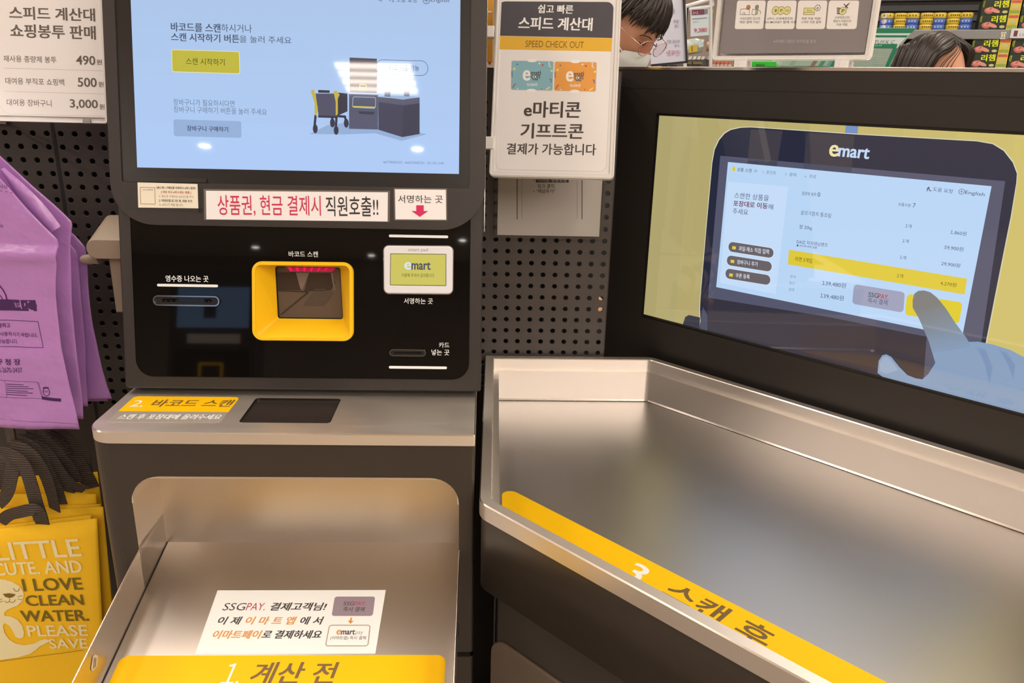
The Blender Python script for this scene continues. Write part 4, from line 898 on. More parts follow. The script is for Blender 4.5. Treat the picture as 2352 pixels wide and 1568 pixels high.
# wide sign on top of the display
def wide_sign():
    F = FD(-.062); q = lambda x, y: (1400 + x / 2.4706, y / 2.4706)
    a = F.uv(*q(583, 340)); c = F.uv(*q(1474, 345)); u0, u1, v0 = a[0], c[0], (a[1] + c[1]) / 2; v1 = v0 + .215
    outer = ([(u0, v0), (u1, v0), (u1, v1), (u0, v1)], .008)
    t = acrylic('wide clear sign holder standing on top of the display with a dark poster', F, outer, None, .010, F.P((u0 + u1) / 2, HT + .0015), None)
    b = MB(.2); lo_, hi = F.uv(*q(629, 302)), F.uv(*q(1447, 300)); p0, p1, p2 = lo_[0], hi[0], (lo_[1] + hi[1]) / 2
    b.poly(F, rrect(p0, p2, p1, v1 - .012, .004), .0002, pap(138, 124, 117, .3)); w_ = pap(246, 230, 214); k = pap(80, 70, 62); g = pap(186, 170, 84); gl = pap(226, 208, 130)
    cards = [(710, 888, 725, 872), (882, 1063, 897, 1048), (1057, 1237, 1072, 1222), (1230, 1418, 1246, 1401)]
    tx4 = [('이마트앱만 있으면', '매장 결제 가능!'), ('e머니, 신세계포인트,', 'SSG MONEY 함께 사용'), ('쿠폰 자동 적용/', '스마트 자동 결제'), ('신세계포인트/', '항공사 마일리지', '자동 적립')]
    for i, (xl, xr, xtl, xbr) in enumerate(cards):
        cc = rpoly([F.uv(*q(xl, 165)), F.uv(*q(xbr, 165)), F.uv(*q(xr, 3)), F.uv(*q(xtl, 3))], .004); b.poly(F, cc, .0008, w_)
        xm = (xl + xr) / 2 - 3
        for j, s_ in enumerate(tx4[i]):
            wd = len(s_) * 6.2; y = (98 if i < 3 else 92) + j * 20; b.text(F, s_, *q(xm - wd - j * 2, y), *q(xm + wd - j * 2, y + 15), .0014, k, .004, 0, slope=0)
    st = lambda pts, m, wd=.0012: b.stroke(F, [q(*p) for p in pts], wd, .0014, m)
    st([(741, 82), (745, 52), (795, 50), (793, 82)], k, .0007); st([(808, 82), (812, 52), (845, 55), (858, 66), (855, 82)], k, .0007); st([(756, 82), (758, 73), (768, 73), (768, 82)], k, .0007); st([(741, 83), (798, 83)], k, .0007); st([(808, 83), (836, 83)], k, .0007)
    b.pdisc(F, *q(788, 42), 5, .0014, pap(180, 120, 80)); b.ppoly(F, [q(*p) for p in ((826, 82), (842, 82), (846, 46), (830, 46))], .0014, pap(170, 166, 120)); b.pdisc(F, *q(837, 40), 4.5, .0014, pap(140, 134, 110))
    for x in (942, 974, 1008): b.pdisc(F, *q(x, 60), 8.6, .0012, k); b.pdisc(F, *q(x, 60), 7.8, .0015, gl)
    for s_, x in (('e', 942), ('P', 974)): b.text(F, s_, *q(x - 5, 52), *q(x + 6, 68), .0018, k, .02, 0, slope=0)
    b.text(F, 'SSG', *q(998, 55), *q(1019, 65), .0018, k, 0, 0, slope=0)
    st([(1166, 40), (1178, 28), (1192, 30), (1198, 44), (1192, 58), (1176, 62), (1166, 52), (1166, 40)], k, .0008); b.text(F, 'e', *q(1174, 40), *q(1186, 54), .0014, k, 0, 0, slope=0)
    b.ppoly(F, [q(*p) for p in ((1100, 84), (1164, 84), (1166, 44), (1104, 44))], .0016, k); b.ppoly(F, [q(*p) for p in ((1102, 82), (1162, 82), (1164, 72), (1104, 72))], .0018, gl); b.ppoly(F, [q(*p) for p in ((1103, 70), (1164, 70), (1165, 46), (1106, 46))], .0018, gl); b.text(F, 'Emart', *q(1122, 54), *q(1148, 63), .002, k, 0, 0, slope=0)
    for y in (46, 56, 66, 76): st([(1292, y), (1318, y + 2)], k, .0018)
    b.pdisc(F, *q(1324, 62), 8.6, .0016, k); b.pdisc(F, *q(1324, 62), 7.8, .0018, gl); b.text(F, 'P', *q(1317, 52), *q(1331, 72), .002, k, .02, 0, slope=0)
    st([(1330, 22), (1340, 34), (1362, 18)], k, .0012); st([(1340, 34), (1352, 46)], k, .0016); st([(1336, 44), (1356, 26)], k, .0012)
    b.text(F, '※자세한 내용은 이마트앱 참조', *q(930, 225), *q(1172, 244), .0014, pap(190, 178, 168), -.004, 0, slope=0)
    b.build('poster', t)
    for xl, xr in ((712, 783), (1281, 1362)):
        b = MB(); x0_ = F.uv(*q(xl, 360))[0]; x1_ = F.uv(*q(xr, 360))[0]; b.box(F, x0_, HT + .0016, x1_, v0 + .004, -.012, .004, RIMAC, .001); b.box(F, x0_ + (x1_ - x0_) * .45, HT + .0016, x1_, v0 - .002, -.016, .007, pbr('clip_white', alb(222, 208, 192), .3), .001); b.build('foot', t)
wide_sign()

# ------------------------------------------------------------------ hanging bags at the left
def cloth(F, rows, ncol, dfun, th, mat, b=None, mat_back=None):
    # rows: (left photo point, right photo point) from the top to the bottom on plane F
    b = b or MB(); uvs = []
    for l, r in rows:
        a, c = V(F.uv(*l)), V(F.uv(*r)); uvs.append([a.lerp(c, (1 - (1 - j / (ncol - 1)) ** 1.5)) for j in range(ncol)])
    R_ = len(rows); fr_, bk_ = [], []
    for i in range(R_):
        for j in range(ncol):
            p = uvs[i][j]; e = th * (1 if 0 < i < R_ - 1 and 0 < j < ncol - 1 else .15); d = dfun(p.x, p.y)
            fr_.append(F.P(p.x, p.y, d + e / 2)); bk_.append(F.P(p.x, p.y, d - e / 2))
    fs = []; nv = R_ * ncol
    for i in range(R_ - 1):
        for j in range(ncol - 1):
            a = i * ncol + j; fs += [(a, a + ncol, a + ncol + 1, a + 1), (nv + a, nv + a + 1, nv + a + ncol + 1, nv + a + ncol)]
    edge = [j for j in range(ncol)] + [i * ncol + ncol - 1 for i in range(1, R_)] + [(R_ - 1) * ncol + j for j in range(ncol - 2, -1, -1)] + [i * ncol for i in range(R_ - 2, 0, -1)]
    for a, c in zip(edge, edge[1:] + edge[:1]): fs.append((a, c, nv + c, nv + a))
    return b.add(fr_ + bk_, fs, mat, True)
def fine(rows, k=3):                      # more rows in between
    out = []
    for (l0, r0), (l1_, r1) in zip(rows, rows[1:]):
        for i in range(k):
            f = i / k; out.append(((l0[0] + (l1_[0] - l0[0]) * f, l0[1] + (l1_[1] - l0[1]) * f), (r0[0] + (r1[0] - r0[0]) * f, r0[1] + (r1[1] - r0[1]) * f)))
    return out + [rows[-1]]
PUR = pbr('purple_film', (.47, .23, .60), .28, spec=.5, coat=.15, scale=11, bump=1.)
PUR.node_tree.nodes['Bump'].inputs['Distance'].default_value = .012
def wr(seed, amp, sx=9, sy=5):
    return lambda u, v: amp * (noise.noise(V((u * sx + seed, v * sy, seed * 3.1))) + .4 * noise.noise(V((u * sx * 3 + v * 9, v * sy * 2 + seed, 7.7))))
def purple_bags():
    grp = 'purple plastic bags hanging on the pegboard'
    edges = [
        ([(-60, 352), (0, 411), (66, 480), (120, 535), (133, 549), (136, 565), (132, 600), (129, 628), (127, 678), (131, 720), (141, 798), (152, 850), (164, 906), (175, 952), (182, 987)], -.045, -15),
        ([(-40, 316), (17, 371), (60, 412), (100, 449), (150, 494), (164, 508), (166, 516), (162, 545), (160, 580), (162, 640), (165, 700), (173, 780), (181, 850), (188, 915), (192, 962)], .0, -8),
        ([(20, 400), (80, 460), (140, 512), (175, 544), (195, 568), (199, 590), (202, 620), (204, 650), (209, 700), (216, 750), (225, 800), (236, 855), (246, 890), (252, 905), (256, 916)], .10, 0),
        ([(10, 400), (70, 460), (130, 512), (165, 548), (186, 572), (192, 592), (195, 620), (198, 655), (203, 700), (210, 750), (219, 800), (228, 855), (237, 890), (243, 905), (247, 922)], .12, 0),
        ([(0, 400), (60, 460), (120, 512), (150, 548), (176, 576), (182, 592), (184, 620), (186, 660), (189, 700), (193, 755), (197, 805), (200, 860), (202, 890), (203, 910), (204, 932)], .08, 0)]
    labs = ['front purple plastic bag with printed notices, hanging left of the kiosk', 'purple plastic bag directly behind the printed front one, its shoulder folded over', 'rearmost purple plastic bag with the edge reaching furthest right', 'purple plastic bag second from the rear of the bunch', 'purple plastic bag in the middle of the bunch with a short dark edge']
    for i, (ed, n, ds) in enumerate(edges):
        F = FF(n); dz = wr(i * 5.3 + 1, .006, 12, 7)
        rows = fine([((-200 - x * .9, y + ds), (x, y)) for x, y in ed], 3)
        def dfun(u, v, dz=dz, i=i):
            c = F.uv(120, 590) if i == 0 else (0, 0)
            fold = .007 * math.exp(-((v - F.uv(100, 586)[1]) / .010) ** 2) if i == 0 else 0
            return dz(u, v) + fold
        t = thing('purple_plastic_bag', labs[i], 'plastic bag', F.P(*F.uv(-20, 980)), grp)
        b = cloth(F, rows, 26, dfun, .0025, PUR)
        body = b
        if i == 0:
            k = pap(70, 34, 78); q = lambda x, y: (x / 3.41, 540 + y / 3.41); q3 = lambda x, y: (x / 6.03, 360 + y / 6.03); D = .0016; lk = pap(206, 150, 200)
            def tx(s_, x0_, y0_, x1_, y1_, m=k, bold=.0, sl=.03, Q=q): b.text(F, s_, *Q(x0_, y0_), *Q(x1_, y1_), D + .0004, m, bold, 0, slope=sl, dfun=dfun)
            def ln(pts, wd=.0008, Q=q): b.stroke(F, [Q(*p) for p in pts], wd, D, k, dfun=dfun)
            def seg(pts, wd=.0008, Q=q, m=5):
                pp = []
                for a, c in zip(pts, pts[1:]):
                    for j in range(m): pp.append((a[0] + (c[0] - a[0]) * j / m, a[1] + (c[1] - a[1]) * j / m))
                ln(pp + [pts[-1]], wd, Q)
            seg([(-60, 547), (262, 549)], .017); b.pdisc(F, *q(258, 549), 10.5, D, k, dfun=dfun)
            tx('세해주세요', -8, 527, 172, 566, lk, .0, .0)
            seg([(-10, 395), (18, 430), (40, 470), (48, 510)], .0022); seg([(-10, 470), (5, 488), (14, 510)], .0014)
            tx('시오', -10, 382, 118, 432, k, 0, .06, q3)
            for x in (5, 78, 145): ln([(x, 465 + x * .18), (x + 30, 468 + x * .18 + 4)], .0006, q3)
            tx('G)', -2, 925, 62, 978, k, 0, 0, q3)
            seg([(-10, 665), (305, 672), (345, 876), (-10, 866)], .0009); tx('용하고', -10, 686, 80, 722, k, .02); tx('재사용하시기 바랍니다.', -25, 752, 302, 786, k, .01, .035); tx('가능합니다.', -5, 808, 148, 842, k, .01)
            tx('구 청 장', -10, 958, 172, 1006, k, .025); tx(': 02-2670-3437', -30, 1027, 186, 1066, k, .0, .02)
            seg([(-10, 1128), (310, 1148), (340, 1278), (-10, 1262)], .0005); 
            for j in range(6): seg([(60, 1160 + j * 16), (190 + (j * 37) % 80, 1166 + j * 17)], .0011)
            seg([(45, 1132), (62, 1264)], .0004); seg([(300, 1148), (335, 1285)], .0005); seg([(340, 1272), (472, 1288)], .0055)
            c = [(370 + 27 * math.cos(a), 1222 + 32 * math.sin(a)) for a in [2 * math.pi * j / 16 for j in range(17)]]; ln(c, .0011); tx('친환경', 350, 1210, 390, 1226, k, 0, 0); seg([(345, 1192), (365, 1186), (388, 1188)], .002)
            seg([(-10, 1434), (610, 1480)], .0004)
        b.build('bag_body', t)
        if i == 0:                        # the shining gusset fold along the shoulder
            Fg = FF(-.026); b = MB()
            for j in range(14):
                f = j / 13
            cen = [V(Fg.uv(6 + 122 * f, 388 + 140 * f)) for f in [j / 13 for j in range(14)]]
            ring = []
            for j, c in enumerate(cen):
                w_ = .003 + .0095 * math.sin(math.pi * .72 * (j + .3) / 13)
                tdir = (cen[min(j + 1, 13)] - cen[max(j - 1, 0)]).normalized(); nn = V((-tdir.y, tdir.x))
                ring.append([Fg.P(*(c + nn * w_ * (s_ / 4)), .005 * math.cos(s_ / 4 * 1.5) ) for s_ in range(-4, 5)])
            b.loft(ring, PUR, False, False, True, False); b.build('gusset_fold', t)
    # the wire hook that carries them
    F = FF(.02); t = thing('pegboard_hook', 'chrome hook at the left edge carrying the purple bags', 'hook', FF(.285).P(-.36, 1.372)); b = MB(); uu, vv = -.36, 1.372
    b.tube([FF(.283).P(uu, vv), FF(-.03).P(uu, vv), FF(-.07).P(uu, vv + .02)], .003, CHROME, 8); b.box(FF(.281), uu - .02, vv - .012, uu + .02, vv + .03, 0, .004, CHROME); b.build('prong', t)
purple_bags()

TOTE = pbr('yellow_fabric', (.90, .55, .025), .8, spec=.15, noise_amt=.05, scale=900, bump=.12)
WEB = pbr('grey_webbing', (.085, .068, .057), .75, spec=.25, noise_amt=.35, scale=420, bump=.5)
def ribs():                              # woven ribs across the webbing
    nt = WEB.node_tree; tc = nt.nodes.new('ShaderNodeTexCoord'); wv = nt.nodes.new('ShaderNodeTexWave'); wv.bands_direction = 'Z'; wv.inputs['Scale'].default_value = 75; wv.inputs['Distortion'].default_value = 1.2; wv.inputs['Detail'].default_value = 1
    nt.links.new(tc.outputs['Object'], wv.inputs['Vector']); bp = nt.nodes['Bump']; bp.inputs['Strength'].default_value = .8; bp.inputs['Distance'].default_value = .0018
    nt.links.new(wv.outputs['Fac'], bp.inputs['Height'])
ribs()
def ribbon(b, pts, wd, mat, th=.0012, tw=0.):
    pts = [V(p) for p in pts]; sm = []
    for i in range(len(pts) - 1):
        p0, p1, p2, p3 = pts[max(i - 1, 0)], pts[i], pts[i + 1], pts[min(i + 2, len(pts) - 1)]
        for k in range(5):
            t = k / 5; sm.append(.5 * ((2 * p1) + (p2 - p0) * t + (2 * p0 - 5 * p1 + 4 * p2 - p3) * t * t + (3 * p1 - p0 - 3 * p2 + p3) * t ** 3))
    sm.append(pts[-1]); rings = []
    for i, p in enumerate(sm):
        t = (sm[min(i + 1, len(sm) - 1)] - sm[max(i - 1, 0)]).normalized(); a = t.cross(N); a = a.normalized() if a.length > 1e-4 else K.copy()
        ang = tw * (i / len(sm) - .5) * 2; a = a * math.cos(ang) + t.cross(a) * math.sin(ang); c = t.cross(a)
        rings.append([p + a * wd / 2 - c * th, p + a * wd / 2 + c * th, p - a * wd / 2 + c * th, p - a * wd / 2 - c * th])
    return b.loft(rings, mat, True, True, False)
def totes():
    grp = 'yellow tote bags hanging below the purple bags'
    q = lambda x, y: (x / 2.579, 960 + y / 2.579); q3 = lambda x, y: (x / 6.03, 980 + y / 6.03)
    spec = [  # top right, lower right, slope of the top edge, depth
        ((223, 1190), (246, 1660), -.105, .0, 'front yellow tote bag printed with lettering and a white otter'),
        ((209, 1182), (240, 1660), -.12, .014, 'yellow tote bag directly behind the printed front one'),
        ((237, 1163), (268, 1500), -.06, .030, 'yellow tote bag third from the front with the widest right edge'),
        ((231, 1157), (262, 1500), -.04, .046, 'yellow tote bag fourth from the front'),
        ((220, 1134), (256, 1500), .0, .062, 'yellow tote bag fifth from the front, its top edge shaded orange'),
        ((203, 1130), (246, 1500), -.05, .080, 'yellow tote bag sixth from the front'),
        ((224, 1083), (262, 1400), -.06, .112, 'rearmost yellow tote bag, reaching highest beside the cabinet')]
    straps = {0: [[(590, 1345), (560, 1230), (500, 1050), (430, 800), (350, 560), (250, 440), (120, 370), (20, 350)], [(0, 1320), (120, 1225), (260, 1185), (420, 1150), (520, 1170), (570, 1300)]],
              1: [[(760, 1150), (720, 950), (640, 700), (540, 520), (440, 400), (300, 300), (150, 270)], [(-20, 1060), (60, 980), (110, 880), (150, 700), (180, 520), (170, 390)]],
              2: [[(840, 1070), (770, 860), (660, 620), (560, 400), (400, 250), (200, 205)], [(-10, 860), (20, 700), (60, 520), (110, 330)]],
              3: [[(1180, 870), (1000, 800), (850, 650), (720, 460), (600, 330), (400, 230), (240, 205)], [(960, 900), (860, 740), (700, 560), (560, 400), (380, 270), (200, 230)]],
              4: [[(1060, 760), (960, 560), (860, 440), (740, 300), (600, 170), (430, 120)], [(900, 880), (820, 720), (760, 560), (650, 380), (480, 220), (240, 160)]],
              5: [[(1100, 760), (1020, 600), (940, 480), (820, 330), (640, 190), (480, 130)], [(1000, 740), (930, 620), (820, 450), (660, 260), (450, 140)]],
              6: [[(1290, 840), (1190, 640), (1090, 470), (960, 330), (800, 180), (650, 90)], [(1180, 640), (1160, 480), (1120, 330), (1000, 190), (830, 90), (640, 40)], [(1240, 760), (1060, 560), (900, 330), (740, 170), (560, 90)]]}
    hook = FF(-.01).uv(28, 1004); hp = FF(-.01).P(*hook)
    for i, (tr_, br_, sl, n, lab) in enumerate(spec):
        F = FF(n); dz = wr(20 + i * 3.7, .0018, 6, 3)
        bag = thing('yellow_tote_bag', lab, 'tote bag', F.P(*F.uv(0, 1560)), grp)
        rows = []
        for k in range(13):
            f = k / 12; x = tr_[0] + (br_[0] - tr_[0]) * f; y = tr_[1] + (br_[1] - tr_[1]) * f
            rows.append(((-190 + 12 * f, y - sl * (x + 190) * (1 - f * .4)), (x, y)))
        b = cloth(F, rows, 16, dz, .004, TOTE)
        if i == 0:
            w_ = pap(232, 206, 150, .8); k = pap(116, 92, 30, .8); D = .0034
            def tx(s_, x0_, y0_, x1_, y1_, m, sl_=-.01, bold=.03): b.text(F, s_, *q(x0_, y0_), *q(x1_, y1_), D, m, bold, 0, slope=sl_, dfun=dz)
            tx('LITTLE', -8, 735, 491, 838, w_, -.055, .02); tx('CUTE. AND', -22, 852, 494, 926, w_, -.035, .03)
            tx('I LOVE', 150, 946, 497, 1018, k, -.025, .035); tx('CLEAN', 166, 1042, 502, 1104, k, -.01, .035); tx('WATER.', 138, 1132, 532, 1196, k, -.005, .035); tx('PLEASE', 176, 1218, 527, 1284, w_, -.005, .03); tx('SAVE', 304, 1298, 527, 1356, w_, -.005, .03)
            ot = [(-30, 945), (30, 948), (80, 962), (120, 986), (143, 1018), (148, 1042), (138, 1075), (110, 1102), (80, 1114), (50, 1126), (30, 1145), (33, 1162), (75, 1168), (112, 1188), (138, 1220), (150, 1262), (143, 1290), (120, 1298), (98, 1288), (84, 1256), (62, 1222), (34, 1206), (24, 1222), (32, 1262), (58, 1300), (98, 1326), (150, 1337), (205, 1328), (248, 1306), (275, 1299), (296, 1304), (290, 1320), (245, 1340), (215, 1368), (180, 1390), (110, 1408), (-30, 1430)]
            loop = [V((*F.uv(*q(x, y)), 0)) for x, y in ot]; trs = tessellate_polygon([loop]); b.add([F.P(p.x, p.y, D - .0003 + dz(p.x, p.y)) for p in loop], [t_ if (loop[t_[1]] - loop[t_[0]]).cross(loop[t_[2]] - loop[t_[0]]).z > 0 else t_[::-1] for t_ in trs], w_)
            b.ppoly(F, [q(*p) for p in ((24, 1032), (60, 1028), (100, 1034), (86, 1050), (64, 1056), (40, 1050))], D + .0003, k, dz)
            st = lambda pts: b.stroke(F, [q(*p) for p in pts], .0009, D + .0003, k, dfun=dz)
            st([(88, 998), (94, 1012), (106, 1018), (118, 1012), (122, 998)]); st([(34, 1074), (48, 1084), (62, 1078), (66, 1060)]); st([(66, 1078), (80, 1084), (92, 1078), (98, 1066)])
            for p in ([(112, 1050), (140, 1042)], [(112, 1062), (138, 1066)], [(20, 1062), (0, 1068)], [(22, 1074), (0, 1086)]): st(p)
            st([(x, 1432 - x * .135) for x in range(0, 540, 45)])
        b.build('bag_body', bag)
        more = [[(x + (18 if j % 2 else -34), y + 16 * (k % 2) - 12) for k, (x, y) in enumerate(sp)] for j, sp in enumerate(straps[i])] if i >= 2 else []
        for sp in straps[i] + more:
            b = MB(); pts = []
            for j, p in enumerate(sp):
                f = j / (len(sp) - 1); nn = n - .006 - .03 * math.sin(f * 2.6) - (.012 if i < 2 else 0) * f + (.0 if i < 3 else .006 * i * f)
                pts.append(FF(nn).P(*FF(nn).uv(*q3(*p))))
            ribbon(b, pts, .0215, WEB, .0009,   .28 if i % 2 else -.22); b.build('handle', bag)
    t = thing('pegboard_hook', 'dark hook at the left edge carrying the yellow tote bags', 'hook', FF(.285).P(-.40, hook[1] + .03)); b = MB()
    b.box(FF(-.012), hook[0] - .007, hook[1] - .008, hook[0] + .007, hook[1] + .045, -.002, .002, pbr('hook_steel', (.12, .10, .085), .4, .6))
    b.tube([FF(-.012).P(hook[0], hook[1] + .03), FF(.06).P(hook[0] - .03, hook[1] - .004), FF(.283).P(hook[0] - .09, hook[1] - .01)], .004, MATS['hook_steel'], 8); b.build('prong', t)
totes()

# beige device mounted behind the kiosk's left side
def device():
    q = lambda x, y: (180 + x / 6.03, 480 + y / 6.03); F = FF(.03); BE = pbr('beige_plastic', (.36, .29, .22), .45)
    t = thing('hand_scanner_holder', 'beige rounded plastic holder with a hanging arm behind the kiosk left side', 'device', F.P(*F.uv(230, 600)))
    a = F.uv(*q(130, 690)); c = F.uv(*q(560, 418)); prof = rpoly([(a[0], a[1]), (-.037, a[1]), (-.037, c[1]), (a[0], c[1])], [.0155, .004, .004, .0155], 8)
    mv = N * .10 + Z * .021 - K * .016; b = MB(); i1 = inset(prof, .0016)
    r1 = [F.P(u, v, 0) for u, v in prof]; b.loft([[p + mv for p in [F.P(u, v, 0) for u, v in prof]], r1, [F.P(u, v, .0016) for u, v in i1]], BE, True, True, True)
    m = F.uv(*q(432, 300)); b.build('housing', t)
    b = MB(); p0 = FF(.055).P(*FF(.055).uv(*q(70, 700))); p1 = FF(.055).P(*FF(.055).uv(*q(290, 690))); d = (p1 - p0).normalized()
    b.tube([p0 - d * .004, p0, p0 + d * .01, p1], [.004, .0075, .0085, .0085], BE, 12); b.build('lever', t)
    b = MB(); g = FF(.045); s0 = g.uv(*q(480, 690)); s1 = g.uv(*q(555, 1430)); 
    b.prism(g, [(s1[0] - .004, s1[1]), (s1[0] + .010, s1[1]), (s0[0] + .012, s0[1] + .01), (s0[0] - .007, s0[1] + .01)], -.012, 0, BE, .0015); b.build('arm', t)
device()

# ------------------------------------------------------------------ shoppers behind the table
SKIN = pbr('skin', alb(206, 142, 106), .5, spec=.35)
HAIR = pbr('dark_hair', (.022, .016, .013), .38, spec=.5, noise_amt=.4, scale=90)
JACKET = pbr('dark_cloth', (.03, .03, .035), .8)
TROUS = pbr('navy_cloth', (.035, .04, .06), .8)
def ellip(b, c, r, R_, mat, nu=24, nv=16, fn=None):
    rings = []
    for i in range(nv + 1):
        ph = math.pi * (.02 + .96 * i / nv); rings.append([])
        for j in range(nu):
            th = 2 * math.pi * j / nu; d = V((math.sin(ph) * math.sin(th), math.sin(ph) * math.cos(th), -math.cos(ph)))
            p = V((d.x * r[0], d.y * r[1], d.z * r[2]))
            if fn: p = fn(d, p)
            rings[-1].append(V(c) + R_ @ p)
    return b.loft(rings, mat, True, True, True)
def head_shape(d, p):
    q = p.copy()
    if d.z < 0: q.x *= 1 - .28 * (-d.z) ** 1.6; q.y *= 1 - .08 * (-d.z)
    if d.y > 0:
        g = lambda cx, cz, sx, sz: math.exp(-((p.x - cx) / sx) ** 2 - ((p.z - cz) / sz) ** 2)
        q.y += .021 * g(0, -.030, .013, .018) + .008 * g(0, -.008, .009, .022) + .005 * g(0, .032, .05, .014) - .010 * (g(.031, .006, .017, .013) + g(-.031, .006, .017, .013)) + .006 * g(0, -.068, .024, .011) + .006 * g(0, -.098, .022, .014) + .004 * (g(.04, -.035, .02, .02) + g(-.04, -.035, .02, .02))
    return q
def person(hc, yaw, pitch, label, bodyyaw):
    hc = V(hc)
    R_ = Matrix.Rotation(math.pi + yaw, 3, 'Z') @ Matrix.Rotation(pitch, 3, 'X')   # local +y is where the face looks
    Rb = Matrix.Rotation(math.pi + bodyyaw, 3, 'Z')
    t = thing('person', label, 'person', (hc.x, hc.y, 0))
    b = MB(); B = hc + Rb @ V((0, -.035 - .10 * abs(math.sin(pitch)), 0)); bp = lambda x, y, z: B + Rb @ V((x, y, z))
    ellip(b, hc, (.076, .095, .118), R_, SKIN, 40, 30, head_shape)
    for sx in (-1, 1): ellip(b, hc + R_ @ V((sx * .077, -.008, -.012)), (.008, .018, .03), R_, SKIN, 12, 8)
    b.tube([hc + R_ @ V((0, -.02, -.06)), bp(0, 0, -.16), bp(0, -.01, -.24)], [.055, .054, .062], SKIN, 16)
    secs = [(-.19, .05, .05), (-.215, .10, .065), (-.245, .165, .085), (-.30, .19, .10), (-.40, .185, .112), (-.55, .165, .11), (-.68, .16, .105), (-.80, .178, .12), (-.90, .15, .11)]
    b.loft([[bp(w_ * math.cos(a), d_ * math.sin(a) - .01, z) for a in [2 * math.pi * j / 24 for j in range(24)]] for z, w_, d_ in secs][::-1], SKIN, True, True, True)
    gz = hc.z
    for sx in (-1, 1):
        b.tube([bp(sx * .165, -.01, -.28), bp(sx * .215, -.01, -.33), bp(sx * .235, 0, -.57), bp(sx * .215, .12, -.66), bp(sx * .19, .22, -.70)], [.05, .052, .044, .036, .027], SKIN, 14)
        w0 = bp(sx * .19, .22, -.70)
        ellip(b, bp(sx * .185, .265, -.712), (.040, .048, .016), Rb, SKIN, 14, 10)
        for f, (dx, L) in enumerate(((-.030, .062), (-.011, .072), (.010, .068), (.029, .052))):
            b.tube([bp(sx * .185 + dx, .295, -.712), bp(sx * .185 + dx * 1.1, .295 + L * .5, -.716), bp(sx * .185 + dx * 1.1, .295 + L * .8, -.728), bp(sx * .185 + dx, .295 + L * .9, -.745)], [.0095, .009, .008, .0065], SKIN, 8)
        b.tube([bp(sx * (.185 - .030), .25, -.712), bp(sx * (.185 - .056), .275, -.718), bp(sx * (.185 - .060), .305, -.724)], [.012, .010, .008], SKIN, 8)
        b.tube([bp(sx * .085, -.01, -.84), bp(sx * .095, .0, -1.0), bp(sx * .10, .01, -1.0 - (gz - 1.0) * .32), bp(sx * .105, -.015, -gz + .28), bp(sx * .105, -.02, -gz + .085)], [.088, .082, .058, .052, .040], SKIN, 14)
        ellip(b, V((0, 0, 0)) + bp(sx * .11, .045, -gz + .042), (.042, .12, .04), Rb, SKIN, 14, 10)
    body = b.build('body', t)
    md = body.modifiers.new('r', 'REMESH'); md.mode = 'VOXEL'; md.voxel_size = .006
    sm = body.modifiers.new('s', 'SMOOTH'); sm.iterations = 3; sm.factor = .5
    bpy.context.view_layer.update()
    me = bpy.data.meshes.new_from_object(body.evaluated_get(bpy.context.evaluated_depsgraph_get())); body.modifiers.clear(); body.data = me
    me.materials.clear()
    for m in (SKIN, JACKET, TROUS, DARK): me.materials.append(m)
    me.polygons.foreach_set('use_smooth', [True] * len(me.polygons)); mi = []
    for p in me.polygons:
        c = p.center + V(body['_o']); z = c.z - hc.z; l_ = Rb.inverted() @ (c - B)
        mi.append(0 if z > -.205 or (l_.y > .2 and z > -.80 and z < -.6) else 1 if z > -.86 else 2 if c.z > .09 else 3)
    me.polygons.foreach_set('material_index', mi)
    return t, hc, R_
def strand(b, pts, w0, mat, th=.35):
    sm = []; pts = [V(p) for p in pts]
    for i in range(len(pts) - 1):
        p0, p1, p2, p3 = pts[max(i - 1, 0)], pts[i], pts[i + 1], pts[min(i + 2, len(pts) - 1)]
        for k in range(3):
            t = k / 3; sm.append(.5 * ((2 * p1) + (p2 - p0) * t + (2 * p0 - 5 * p1 + 4 * p2 - p3) * t * t + (3 * p1 - p0 - 3 * p2 + p3) * t ** 3))
    sm.append(pts[-1]); n = len(sm); b.tube(sm, [w0 * (.35 + .65 * math.sin(math.pi * min(1, .25 + .6 * i / n))) * (1 if i < n * .75 else max(.12, (n - i) / (n * .25))) for i in range(n)], mat, 6, True)
def eyebrow_and_eye(t, hc, R_):
    for sx in (-1, 1):
        b = MB(); strand(b, [hc + R_ @ V((sx * x, y, z)) for x, y, z in ((.014, .0965, .024), (.030, .0965, .030), (.045, .086, .028), (.052, .080, .022))], .0016, HAIR); b.build('eyebrow', t)
        b = MB(); strand(b, [hc + R_ @ V((sx * x, y, z)) for x, y, z in ((.018, .0895, .008), (.030, .0925, .004), (.043, .083, .007))], .0014, HAIR); b.build('closed_eyelid', t)
